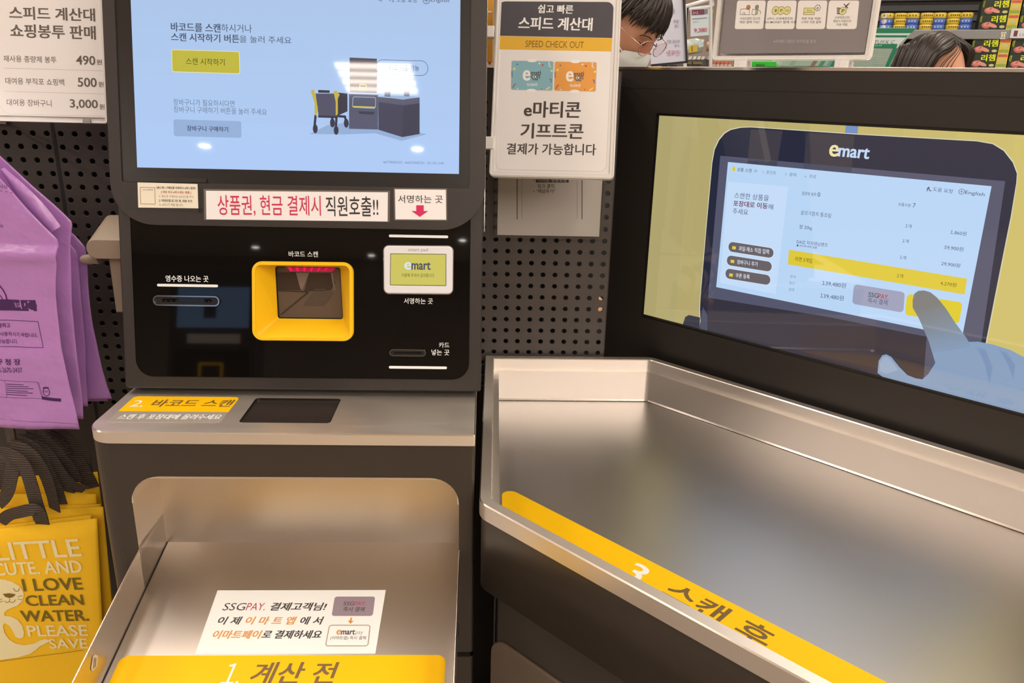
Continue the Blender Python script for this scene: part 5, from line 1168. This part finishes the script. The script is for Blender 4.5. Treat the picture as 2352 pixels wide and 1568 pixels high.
def shopper_with_mask():
    hc = CAM + ray(1441, 60) * 2.15
    t, hc, R_ = person(hc, math.radians(47), math.radians(-36), 'person with dark hair, thin glasses and white mask looking down behind the display', math.radians(20))
    eyebrow_and_eye(t, hc, R_); random.seed(11)
    b = MB(); ellip(b, hc + R_ @ V((0, -.012, .012)), (.081, .094, .112), R_, HAIR, 32, 20, lambda d, p: p if d.z > .30 or d.y < .1 else p * .9)
    L = lambda x, y, z: hc + R_ @ V((x, y, z))
    for k in range(420):
        th = 2 * math.pi * random.random(); fr_ = math.cos(th); r0 = random.uniform(0, .5)
        pe = (1.14 + .26 * random.random() ** 2) if fr_ > .40 else (1.45 + .25 * random.random()) if fr_ > -.3 else (1.9 + .3 * random.random())
        pts = []; tw_ = random.uniform(-.25, .25) + .25; o_ = random.uniform(.0, .012)
        for i in range(6):
            ph = r0 + (pe - r0) * i / 5; a = th + tw_ * (i / 5) ** 2; g = 1.06 + o_ * 6 * math.sin(math.pi * i / 5) + (.10 * (i / 5) if fr_ > .1 else 0)
            pts.append(L(.079 * g * math.sin(ph) * math.sin(a), -.010 + .098 * g * math.sin(ph) * math.cos(a), .006 + .122 * g * math.cos(ph)))
        strand(b, pts, random.uniform(.004, .0075), HAIR)
    b.build('hair', t)
    # mask
    MASK = pbr('mask_white', alb(232, 226, 214), .7); b = MB(); G = []
    for i in range(11):
        tt = i / 10; z = -.014 - .092 * tt; row = []
        for j in range(17):
            s_ = -1 + j / 8; wz = .066 - .012 * abs(tt - .4) * 2; x = s_ * wz
            y = .084 * math.sqrt(max(0, 1 - (x / .086) ** 2)) + .030 * (1 - abs(s_) ** 1.3) * (.55 + .45 * math.sin(math.pi * min(1, tt * 1.1 + .1))) + .004
            zz = z - .018 * abs(s_) ** 2 * (1 - tt) + .02 * abs(s_) ** 2 * tt
            row.append(L(x, y, zz))
        G.append(row)
    b.loft(G, MASK, False, False, True, False); b.loft([[p + R_ @ V((0, -.0015, 0)) for p in r] for r in G], MASK, False, False, True, False); mk = b.build('face_mask', t)
    for sx in (-1, 1):
        b = MB(); b.tube([G[1][0 if sx < 0 else 16], L(sx * .076, .03, -.02), L(sx * .083, -.012, .01), L(sx * .082, -.018, -.03), L(sx * .074, .03, -.06), G[8][0 if sx < 0 else 16]], .0016, MASK, 6); b.build('ear_loop', mk)
    # glasses
    MET = pbr('thin_metal', (.75, .6, .55), .25, 1.); g = MB()
    for sx in (-1, 1):
        c = V((sx * .034, .109, .004)); g.tube([L(c.x + .0265 * math.cos(a), c.y - abs(.0265 * math.cos(a) + sx * .01) * .15, c.z + .0215 * math.sin(a)) for a in [2 * math.pi * j / 28 for j in range(29)]], .0011, MET, 6)
        g.tube([L(sx * .060, .106, .010), L(sx * .076, .09, .014), L(sx * .084, .0, .016), L(sx * .081, -.02, .004)], .0012, MET, 6)
    g.tube([L(-.008, .110, .006), L(0, .113, .009), L(.008, .110, .006)], .0011, MET, 6)
    gl = g.build('glasses', t)
    for sx in (-1, 1):
        b = MB(); b.add([L(sx * .034 + .026 * math.cos(a), .108, .004 + .021 * math.sin(a)) for a in [2 * math.pi * j / 24 for j in range(24)]], [list(range(24))], lens_mat()); b.build('lens', gl)
shopper_with_mask()
def shopper_with_fringe():
    hc = CAM + ray(2136, 176) * 2.38
    t, hc, R_ = person(hc, math.radians(26), math.radians(-8), 'person with long dark parted hair, only forehead visible above the display', math.radians(20))
    eyebrow_and_eye(t, hc, R_); random.seed(5); L = lambda x, y, z: hc + R_ @ V((x, y, z)); b = MB()
    ellip(b, hc + R_ @ V((0, -.018, .010)), (.082, .090, .112), R_, HAIR, 32, 20, lambda d, p: p if d.y < .45 or d.z > .8 else p * .86)
    for k in range(300):
        sx = random.choice((-1, 1)); y0 = random.uniform(-.085, .055); j = random.uniform(-.004, .006); e = random.uniform(-.26, -.16)
        f = max(0, y0 / .055)
        ww = .93 if sx > 0 else 1.0
        strand(b, [L(sx * .002, y0, .122 - .6 * y0 * y0 / .09 + j), L(sx * (.040 + j), y0 + .012 * f, .112 - .5 * abs(y0) + j), L(sx * (.076 + j) * ww, y0 * .95 + .006, .062 + j), L(sx * (.092 + j) * ww, y0 * .85, -.02), L(sx * (.096 + j) * ww, y0 * .8 - .01, -.10), L(sx * (.09 + j), y0 * .8 - .02, e)], random.uniform(.004, .007), HAIR)
    for k in range(60):
        th = random.uniform(2.0, 4.3); pts = []
        for i in range(6):
            ph = .2 + (2.2) * i / 5; pts.append(L(.086 * math.sin(min(ph, 1.6)) * math.sin(th), -.01 + .102 * math.sin(min(ph, 1.6)) * math.cos(th), .122 * math.cos(min(ph, 1.6)) - max(0, ph - 1.6) * .25))
        strand(b, pts, .009, HAIR)
    for x0_, x1_ in ((-.006, -.058), (-.004, -.050), (-.010, -.066), (-.002, -.040), (-.014, -.062), (.004, .046), (.008, .058), (.012, .064), (-.008, -.034), (.002, .034), (-.012, -.070), (-.005, -.028)):
        strand(b, [L(x0_, .05, .118), L((x0_ + x1_) * .5, .088, .088), L(x1_ * .95, .098 - abs(x1_) * .35, .048), L(x1_ * 1.05, .096 - abs(x1_) * .45, .004), L(x1_ * 1.12, .092 - abs(x1_) * .5, -.04)], .0011, HAIR)
    b.build('hair', t)
shopper_with_fringe()

# ------------------------------------------------------------------ shop shelves in the background
sy = math.radians(22); SX = V((math.cos(sy), -math.sin(sy), 0)); SO = CAM + ray(2200, 80) * 3.0
FS = Fr((SO.x, SO.y, 0), SX, Z)
def shelves():
    lz1 = FS.uv(2200, 68)[1]; lz0 = FS.uv(2200, 90)[1]; lz2 = FS.uv(2250, 156)[1]
    t = thing('shelf_unit', 'long grey shop shelf full of cans and boxes in the background', 'shelf', FS.P(.1, 0, -.2)); GR = pbr('grey_shelf', alb(150, 142, 134), .35, .4); DK = pbr('dark_shelf_back', (.045, .042, .040), .6)
    b = MB(); b.box(FS, -.75, 0, .75, 2.3, -.42, -.40, DK); b.build('back_panel', t)
    for k, z in enumerate((lz1, lz2, lz2 - .36, .5, .12, lz1 + .36)):
        b = MB(); b.box(FS, -.75, z - .02, .75, z, -.40, -.006, GR); b.build('shelf_board', t)
        b = MB(); h = lz1 - lz0; b.prism(FS, [(-.75, z - h), (.75, z - h), (.75, z - .0005), (-.75, z - .0005)], -.006, .004, GR, .002); b.build('shelf_lip', t)
    for z in (lz1 + .06, lz1 + .10, lz1 + .14): 
        b = MB(); b.box(FS, -.75, z, .75, z + .022, -.40, -.385, pbr('grey_rail', alb(96, 92, 90), .5)); b.build('back_rail', t)
    b = MB(); a = FS.uv(2296, 90); c = FS.uv(2311, 74); b.box(FS, a[0], a[1], c[0], c[1], .004, .0055, pap(226, 212, 190)); m = ((a[0] + c[0]) / 2, (a[1] + c[1]) / 2); b.disc(FS, m, .0095, .0058, pap(150, 120, 60)); b.disc(FS, m, .0075, .006, pap(226, 212, 190)); b.poly(FS, [(m[0] - .0012, m[1] - .006), (m[0] + .0012, m[1] - .006), (m[0] + .0012, m[1] + .006), (m[0] - .0012, m[1] + .006)], .0062, pap(150, 120, 60)); o = b.build('round_sticker', t)
    b = MB(); a = FS.uv(2318, 88); b.box(FS, a[0], a[1], a[0] + .075, a[1] + .034, .004, .012, pap(216, 208, 200), .001); b.poly(FS, [(a[0] + .010, a[1] + .006), (a[0] + .022, a[1] + .006), (a[0] + .022, a[1] + .026), (a[0] + .010, a[1] + .026)], .0125, pap(116, 60, 66)); b.textuv(FS, '11,980', V((a[0] + .028, a[1] + .007)), V((a[0] + .062, a[1] + .007)), .009, .0125, pap(90, 84, 84)); b.build('price_tag', t)
    return lz1, lz2
lz1, lz2 = shelves()
def boxes():
    W_, H_, D_ = .128, .0515, .10; DG = pap(52, 58, 44, .35); YL = pap(226, 222, 40); MT = pap(224, 142, 122); MT2 = pap(196, 104, 92); YS = pap(222, 186, 70); RD = pap(206, 92, 76); GN = pap(150, 164, 70); PR = pap(206, 190, 120)
    F = Fr((0, 0, 0), (1, 0, 0), (0, 0, 1))
    t = thing('canned_meat_box', '', 'food box', (0, 0, 0), 'dark green canned meat boxes on the shelf')
    b = MB(); b.box(F, 0, 0, W_, H_, -D_, 0, DG, .001)
    b.textuv(F, '리챔', V((.040, .024)), V((.086, .026)), .024, .0008, YL, .05)
    def el(cx, cy, rx, ry, m, d, rot=0.):
        b.poly(F, [(cx + rx * math.cos(a) * math.cos(rot) - ry * math.sin(a) * math.sin(rot), cy + rx * math.cos(a) * math.sin(rot) + ry * math.sin(a) * math.cos(rot)) for a in [2 * math.pi * i / 16 for i in range(16)]], d, m)
    el(.024, .014, .015, .010, MT2, .0006, -.3); el(.028, .019, .013, .008, MT, .0008, .1); el(.044, .015, .019, .0065, MT, .001, -.35); el(.030, .022, .008, .003, MT2, .0012, .9); el(.078, .010, .009, .005, PR, .0008)
    SF = Fr((0, 0, 0), (0, -1, 0), (0, 0, 1)); b.textuv(SF, '리챔', V((.02, .022)), V((.07, .022)), .022, .0008, YL, .05); b.box(F, .0, .0, .0004, .001, -.001, 0, DG)
    b.build('carton', t)
    b = MB(); b.box(F, .092, .0, W_ - .001, H_, .0, .0016, YS); b.poly(F, [(.094, .040), (.125, .040), (.125, H_ - .002), (.094, H_ - .002)], .002, RD); b.poly(F, [(.094, .004), (.125, .004), (.125, .015), (.094, .015)], .002, GN); el(.110, .027, .010, .008, PR, .0022); b.build('promotion_band', t)
    uA = FS.uv(2249, 52)[0]; uB = FS.uv(2226, 138)[0]
    cells = []
    for k, (u, z, nm) in enumerate(((uA, lz1 + H_, 'upper box left column above the grey price rail'), (uA, lz1, 'lower box left column above the grey price rail'), (uA + W_ + .003, lz1 + H_, 'upper box right column above the grey price rail'), (uA + W_ + .003, lz1, 'lower box right column above the grey price rail'),
            (uB, lz2 + H_, 'upper box left column below the grey price rail'), (uB, lz2, 'lower box left column below the grey price rail'), (uB + W_ + .003, lz2 + H_, 'upper box right column below the grey price rail'), (uB + W_ + .003, lz2, 'lower box right column below the grey price rail'))):
        p = FS.P(u, z, -.002); lab = 'dark green canned meat box, ' + nm
        if k == 0: t.location = p; t.rotation_euler = (0, 0, -sy); t['label'] = lab
        else: copy_tree(t, p, -sy, lab)
boxes()
def can_stacks():
    YB = pap(222, 184, 62, .4); BL = pap(86, 108, 178, .4); WH = pap(216, 200, 190, .4); DKT = pap(110, 84, 30); LG = pap(190, 196, 214)
    hh = FS.uv(2100, 27)[1] - FS.uv(2100, 67)[1]; h = hh / 3 - .0006; r = .0235
    F = Fr((0, 0, 0), (1, 0, 0), (0, 0, 1))
    def mk(kind, label, loc):
        t = thing('can_stack', label, 'canned food', loc, 'shrink wrapped can stacks on the grey shelf')
        for k in range(3):
            col = YB if kind == 'y' or k == 2 else BL
            b = MB(); prof = [(0, .2), (0, .9), (.08, 1), (.92, 1), (1, .9), (1, .2)]
            b.loft([[V((r * q * math.cos(a), r + r * q * math.sin(a), k * (h + .0006) + z * h)) for a in [2 * math.pi * j / 20 for j in range(20)]] for z, q in prof], col, True, True, True)
            f_ = lambda x, z: V((x, r - math.sqrt(max(0, (r * 1.01) ** 2 - x * x)), k * (h + .0006) + z))
            m = DKT if col is YB else LG
            for x in range(-4, 5, 2 if kind == 'y' else 3):
                x_ = x * .0035; b.add([f_(x_, h * .40), f_(x_ + .0045, h * .40), f_(x_ + .0045, h * .68), f_(x_, h * .68)], [(0, 1, 2, 3)], m)
            if kind == 'c':
                cc = [(-.009 + .009 * math.cos(a), h * .5 + h * .44 * math.sin(a)) for a in [2 * math.pi * j / 14 for j in range(14)]]; b.add([f_(x, z) + V((0, -.0004, 0)) for x, z in cc], [list(range(14))], WH)
            b.build('can', t)
        return t
    for x, kind, lab in ((2035, 'c', 'stack of three small cans with round pictures, leftmost beside the wide sign'), (2066, 'y', 'all yellow stack of three small cans, left one on the shelf'), (2094, 'b', 'yellow and blue stack of three small cans, left one on the shelf'), (2127, 'y', 'all yellow stack of three small cans, middle one on the shelf'), (2156, 'b', 'yellow and blue stack of three small cans, middle one on the shelf'), (2189, 'y', 'all yellow stack of three small cans, right one on the shelf'), (2218, 'b', 'yellow and blue stack of three small cans, next to the green boxes')):
        u = FS.uv(x, 60)[0]; t = mk(kind, lab, (0, 0, 0)); t.location = FS.P(u, lz1, -.012); t.rotation_euler = (0, 0, -sy)
can_stacks()

# things seen past the shoulder of the masked person and below the wide sign
def ground(p): return V((p.x, p.y, 0))
FB = Fr(ground(CAM + ray(1600, 80) * 2.7), V((1, .02, 0)), Z)
def board_sign():
    F = Fr(ground(CAM + ray(1540, 80) * 2.53), V((1, -.15, 0)), Z)
    q = lambda x, y: (1400 + x / 5.88, y / 5.88)
    p = [F.uv(*q(560, 868)), F.uv(*q(1030, 825)), F.uv(*q(985, -60)), F.uv(*q(500, -60))]
    t = thing('standing_board', 'white standing board with mirrored lettering and dark frame beside the masked person', 'sign', F.P(p[1][0] - .05, 0))
    b = MB(); b.prism(F, p, -.004, 0, pap(214, 206, 212)); g = pap(150, 140, 150); rd = pap(206, 120, 140)
    for s_, x0_, y0_, x1_, y1_, m in (('세요.', 800, 110, 885, 210, g), ('봉투', 860, 270, 935, 320, g), ('구매', 880, 330, 938, 385, g), ('재사용 봉투', 770, 540, 948, 590, g), ('구매', 880, 598, 948, 640, g), ('!판매중!', 768, 680, 950, 760, rd)):
        b.text(F, s_, *q(x0_, y0_), *q(x1_, y1_), .001, m, 0, 0, slope=-.03, flip=True)
    b.build('panel', t)
    b = MB(); fm = pbr('dark_frame', (.03, .028, .03), .4)
    b.prism(F, [F.uv(*q(1028, 850)), F.uv(*q(1058, 850)), F.uv(*q(1020, -60)), F.uv(*q(984, -60))], -.012, .006, fm); b.prism(F, [F.uv(*q(560, 900)), F.uv(*q(1058, 850)), F.uv(*q(1050, 822)), F.uv(*q(560, 868))], -.012, .006, fm)
    c = F.uv(*q(860, 880)); b.box(F, c[0] - .012, 0, c[0] + .012, c[1], -.012, .0, fm); b.box(F, c[0] - .05, 0, c[0] + .05, .02, -.05, .05, fm); b.build('frame', t)
board_sign()
def left_goods():
    F = FB; q = lambda x, y: (1400 + x / 5.88, y / 5.88)
    pts = lambda *P_: [F.uv(*q(*p)) for p in P_]
    WIRE = pbr('white_wire', alb(216, 206, 194), .35)
    t = thing('wire_rack', 'white wire rack holding small packs left of the wide sign', 'rack', F.P(F.uv(*q(1220, 500))[0], 0)); b = MB()
    P3 = lambda x, y, d=0.: F.P(*F.uv(*q(x, y)), d)
    b.tube([P3(1030, 85), P3(1390, -20), P3(1395, 60), P3(1375, 90), P3(1075, 125)], .006, WIRE, 8); b.tube([P3(1020, 70), P3(1020, 900), F.P(F.uv(*q(1020, 900))[0], .01)], .006, WIRE, 8); b.tube([P3(1366, -20), P3(1366, 900), F.P(F.uv(*q(1366, 900))[0], .01)], .006, WIRE, 8); b.build('wire_frame', t)
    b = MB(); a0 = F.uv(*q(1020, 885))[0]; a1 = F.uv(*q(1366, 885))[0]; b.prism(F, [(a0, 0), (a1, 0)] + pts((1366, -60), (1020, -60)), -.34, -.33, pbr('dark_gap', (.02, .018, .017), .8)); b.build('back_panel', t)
    b = MB(); b.prism(F, pts((1020, 905), (1366, 905), (1366, 790), (1020, 810)), -.3, -.02, pbr('grey_tray', (.10, .095, .09), .5)); b.build('tray', t)
    t = thing('price_card', 'white price card with maroon header and red price hanging on the wire rack', 'price card', P3(1200, 495)); b = MB()
    b.prism(F, pts((1083, 497), (1325, 478), (1326, 120), (1082, 125)), .012, .015, pap(206, 208, 200)); b.ppoly(F, [q(*p) for p in ((1095, 138), (1262, 128), (1264, 200), (1096, 210))], .0162, pap(120, 62, 76)); b.ppoly(F, [q(*p) for p in ((1266, 128), (1312, 126), (1312, 190), (1266, 198))], .0162, pap(140, 120, 126))
    b.text(F, '1+1', *q(1108, 164), *q(1180, 196), .0166, pap(220, 210, 206), .03, 0, slope=-.04); b.text(F, '9,380', *q(1128, 388), *q(1298, 452), .0166, pap(190, 60, 78), .01, 0, slope=-.06); b.stroke(F, [q(1108, 260), q(1298, 244)], .003, .0166, pap(150, 150, 146)); b.stroke(F, [q(1118, 300), q(1180, 296)], .002, .0166, pap(170, 170, 166)); b.build('card', t)
    def pack(name, lab, cat, poly, mat, d, th, extra=()):
        t = thing(name, lab, cat, F.P(*F.uv(*q(*poly[0])))); b = MB(); pp = [F.uv(*q(*p)) for p in poly]
        cx = sum(p[0] for p in pp) / len(pp); cy = sum(p[1] for p in pp) / len(pp)
        rings = [[F.P(cx + (u - cx) * k, cy + (v - cy) * k, d + th * (1 - k * k)) for u, v in pp] for k in (1, .8, .5, .2)]
        b.loft([[F.P(u, v, d - th * .5) for u, v in pp]] + rings, mat, True, True, True)
        for pl, m in extra: b.ppoly(F, [q(*p) for p in pl], d + th * 1.02, m)
        b.build('wrapper', t)
    pack('snack_pack', 'clear pack with yellow contents below the price card', 'food pack', [(1065, 745), (1300, 700), (1340, 520), (1220, 505), (1100, 520), (1075, 620)], pap(196, 196, 176, .2), -.06, .03, (([(1100, 710), (1215, 690), (1215, 600), (1100, 620)], pap(216, 176, 60)), ([(1130, 690), (1150, 690), (1150, 610), (1130, 612)], pap(206, 130, 50)), ([(1230, 640), (1300, 620), (1296, 555), (1230, 570)], pap(212, 212, 200))))
    pack('snack_pack', 'white and green pack to the right of the price card', 'food pack', [(1335, 380), (1420, 350), (1440, 80), (1350, 110)], pap(190, 200, 180, .2), -.05, .03, (([(1360, 180), (1420, 165), (1420, 120), (1362, 130)], pap(190, 180, 70)), ([(1345, 260), (1410, 250), (1410, 225), (1345, 235)], pap(90, 110, 90))))
    pack('carton', 'orange carton edge left of the price card', 'carton', [(1028, 330), (1080, 325), (1082, 140), (1030, 150)], pap(206, 150, 80), -.1, .004)
    pack('snack_pack', 'orange and white pack squeezed beside the wide sign frame', 'food pack', [(1355, 690), (1420, 680), (1425, 540), (1360, 560)], pap(210, 150, 120, .3), -.04, .02)
    for i, x in enumerate((1075, 1135, 1195, 1250, 1330)):
        t = thing('shelf_tag', 'small white shelf tag in the row below the clear pack, ' + ('leftmost', 'second from left', 'middle', 'second from right', 'rightmost')[i], 'tag', P3(x, 800), 'small white tags in a row'); b = MB(); b.prism(F, pts((x, 805), (x + 38, 800), (x + 52, 755), (x + 14, 760)), -.015, -.012, pap(216, 208, 198)); b.build('card', t)
    for i, x in enumerate((1065, 1140)):
        t = thing('small_box', 'small olive box low on the dark shelf, ' + ('left one', 'right one')[i], 'box', P3(x, 870), 'small olive boxes'); b = MB(); b.prism(F, pts((x, 868), (x + (55, 125)[i], 868), (x + (55, 125)[i], 832), (x, 832)), -.05, -.012, pap(120, 106, 60)); b.build('carton', t)
    # below the wide sign
    q2 = lambda x, y: (1560 + x / 5.88, y / 5.88)
    for i in range(6):
        x = 424 + i * 55; t = thing('sauce_bottle', 'small orange and white bottle left of the green box, ' + ('first from left', 'second from left', 'third from left', 'third from right', 'second from right', 'next to the clip')[i], 'bottle', F.P(*F.uv(*q2(x + 28, 905))), 'orange and white bottles in a row')
        b = MB(); c = F.uv(*q2(x + 28, 905)); r = abs(F.uv(*q2(x + 54, 905))[0] - c[0]); top = F.uv(*q2(x, 825))[1]; h = top - c[1]; C0 = F.P(c[0], c[1], -.05)
        rg = lambda z, k: [C0 + F.ex * (r * k * math.cos(a)) + F.n * (r * k * math.sin(a)) + Z * (h * z) for a in [2 * math.pi * j / 14 for j in range(14)]]
        b.loft([rg(0, .9), rg(.05, 1), rg(.5, 1)], pap(218, 196, 170), True, False, True); b.loft([rg(.5, 1), rg(.8, .95), rg(.95, .6), rg(1.05, .55)], pap(186, 92, 56), False, True, True); b.build('bottle', t)
    t = thing('green_box', 'bright green plastic box seen just below the wide sign', 'box', F.P(*F.uv(*q2(1130, 905)))); b = MB(); GB = pbr('green_plastic', alb(24, 172, 34), .35)
    b.prism(F, [F.uv(*q2(*p)) for p in ((925, 905), (1330, 905), (1325, 820), (925, 820))], -.16, -.01, GB, .003); b.build('body', t)
    b = MB(); b.prism(F, [F.uv(*q2(*p)) for p in ((1060, 895), (1160, 895), (1160, 865), (1060, 865))], -.012, -.004, pbr('dark_green_plastic', alb(14, 110, 20), .4)); b.build('latch', t)
    b = MB(); b.prism(F, [F.uv(*q2(*p)) for p in ((960, 835), (1140, 835), (1140, 805), (960, 812))], -.1, -.02, DARK); b.build('handle', t)
    pale = pap(150, 166, 140, .3)
    t = thing('mesh_pack', 'long pale green pack lying behind the wide sign right of the green box', 'food pack', F.P(*F.uv(*q2(1800, 905)))); b = MB()
    b.prism(F, [F.uv(*q2(*p)) for p in ((1380, 905), (2480, 905), (2480, 800), (1420, 800))], -.12, -.02, pale, .004)
    for x, m in ((1500, (130, 150, 120)), (1790, (120, 104, 84)), (1900, (70, 130, 100)), (2010, (90, 150, 130)), (2060, (60, 120, 96))): b.ppoly(F, [q2(*p) for p in ((x, 900), (x + 60, 900), (x + 110, 820), (x + 50, 820))], -.0195, pap(*m))
    b.build('wrapper', t)
    zt_ = F.uv(*q2(1000, 905))[1]
    G = Fr(ground(CAM + ray(2050, 110) * 2.66), V((1, -.1, 0)), Z); q4 = lambda x, y: (1950 + x / 5.85, y / 5.85)
    t = thing('green_white_pack', 'large white and green pack standing between the wide sign and the person with parted hair', 'food pack', G.P(*G.uv(*q4(300, 915)))); b = MB(); gn = pap(20, 116, 76, .35); wh = pap(206, 204, 190, .35)
    b.prism(G, [(G.uv(*q4(60, 900))[0], zt_), (G.uv(*q4(537, 900))[0], zt_)] + [G.uv(*q4(*p)) for p in ((670, 660), (905, 375), (60, 375))], -.08, 0, pap(150, 160, 138, .4), .002)
    L = lambda pl, m, d=.0008: b.ppoly(G, [q4(*p) for p in pl], d, m)
    L([(60, 378), (900, 380), (842, 445), (60, 445)], gn); L([(60, 447), (840, 447), (790, 475), (60, 470)], wh); L([(60, 472), (788, 474), (765, 502), (60, 500)], gn); L([(60, 502), (765, 504), (680, 590), (655, 670), (640, 590), (60, 590)], wh); L([(60, 592), (655, 592), (625, 648), (60, 640)], gn, .0012); L([(590, 650), (652, 650), (534, 898), (484, 898)], gn, .0012)
    b.text(G, 'TUYX C', *q4(335, 540), *q4(610, 588), .0016, pap(90, 110, 96), -.01, .2, slope=0); b.text(G, '신선', *q4(340, 600), *q4(435, 622), .0018, wh, 0, 0, slope=0)
    for k in range(8): b.stroke(G, [q4(330, 680 + k * 30), q4(560 - k * 14, 678 + k * 30)], .0012, .001, pap(176, 180, 160))
    b.build('wrapper', t)
left_goods()

# low goods table carrying the things just behind the display
def goods_table():
    F = FB; q2 = lambda x, y: (1560 + x / 5.88, y / 5.88)
    zt = F.uv(*q2(1000, 905))[1]; u0 = F.uv(*q2(446, 905))[0]; u1 = F.uv(2080, 160)[0]
    t = thing('goods_table', 'grey goods table carrying the green box and small bottles behind the display', 'table', F.P((u0 + u1) / 2, 0)); GR = pbr('grey_goods_table', (.20, .19, .18), .5)
    b = MB(); b.box(F, u0, zt - .03, u1, zt - .001, -.17, .05, GR, .002); b.build('table_top', t)
    for u in (u0 + .03, u1 - .03):
        for d in (-.14, .02):
            b = MB(); b.box(F, u - .02, 0, u + .02, zt - .03, d - .02, d + .02, GR); b.build('leg', t)
goods_table()
# checkout on the opposite side of the aisle, mirrored in the kiosk's black glass
def opposite():
    F = Fr((-1.62, -2.6, 0), (-1, -.1, 0), Z)
    t = thing('self_checkout_kiosk', 'opposite checkout kiosk behind the customer, mirrored in the black glass', 'checkout kiosk', F.P(0, 0))
    b = MB(); b.prism(F, rrect(-.28, 0, .28, .98, .02), -.3, 0, BROWN, .004); b.build('cabinet', t)
    b = MB(); b.box(F, -.28, .98, .28, 1.0, -.3, .02, STEEL, .002); b.build('countertop', t)
    b = MB(); b.prism(F, rrect(-.28, 1.01, .28, 1.82, .02), -.28, -.12, BLACK, .004); b.build('head_casing', t)
    b = MB(); b.prism(F, rrect(-.24, 1.03, .24, 1.30, .02), -.12, -.118, GLASS); b.build('glass_panel', t)
    b = MB(); b.box(F, -.23, 1.44, .23, 1.70, -.12, -.117, scr(150, 190, 236)); b.box(F, -.02, 1.50, .06, 1.64, -.117, -.116, scr(50, 50, 60)); b.build('display_screen', t)
    b = MB(); b.box(F, -.18, 1.34, .16, 1.40, -.12, -.117, WHITE); o = b.build('notice', t); o['label'] = 'white notice strip under the blue screen'
    b = MB(); b.ring(F, rrect(-.08, 1.08, .08, 1.22, .01), rrect(-.06, 1.10, .06, 1.20, .008), -.12, -.112, YEL); b.build('barcode_scanner', t)
opposite()
bpy.data.objects.remove(_fo); bpy.data.scenes.remove(_ts)
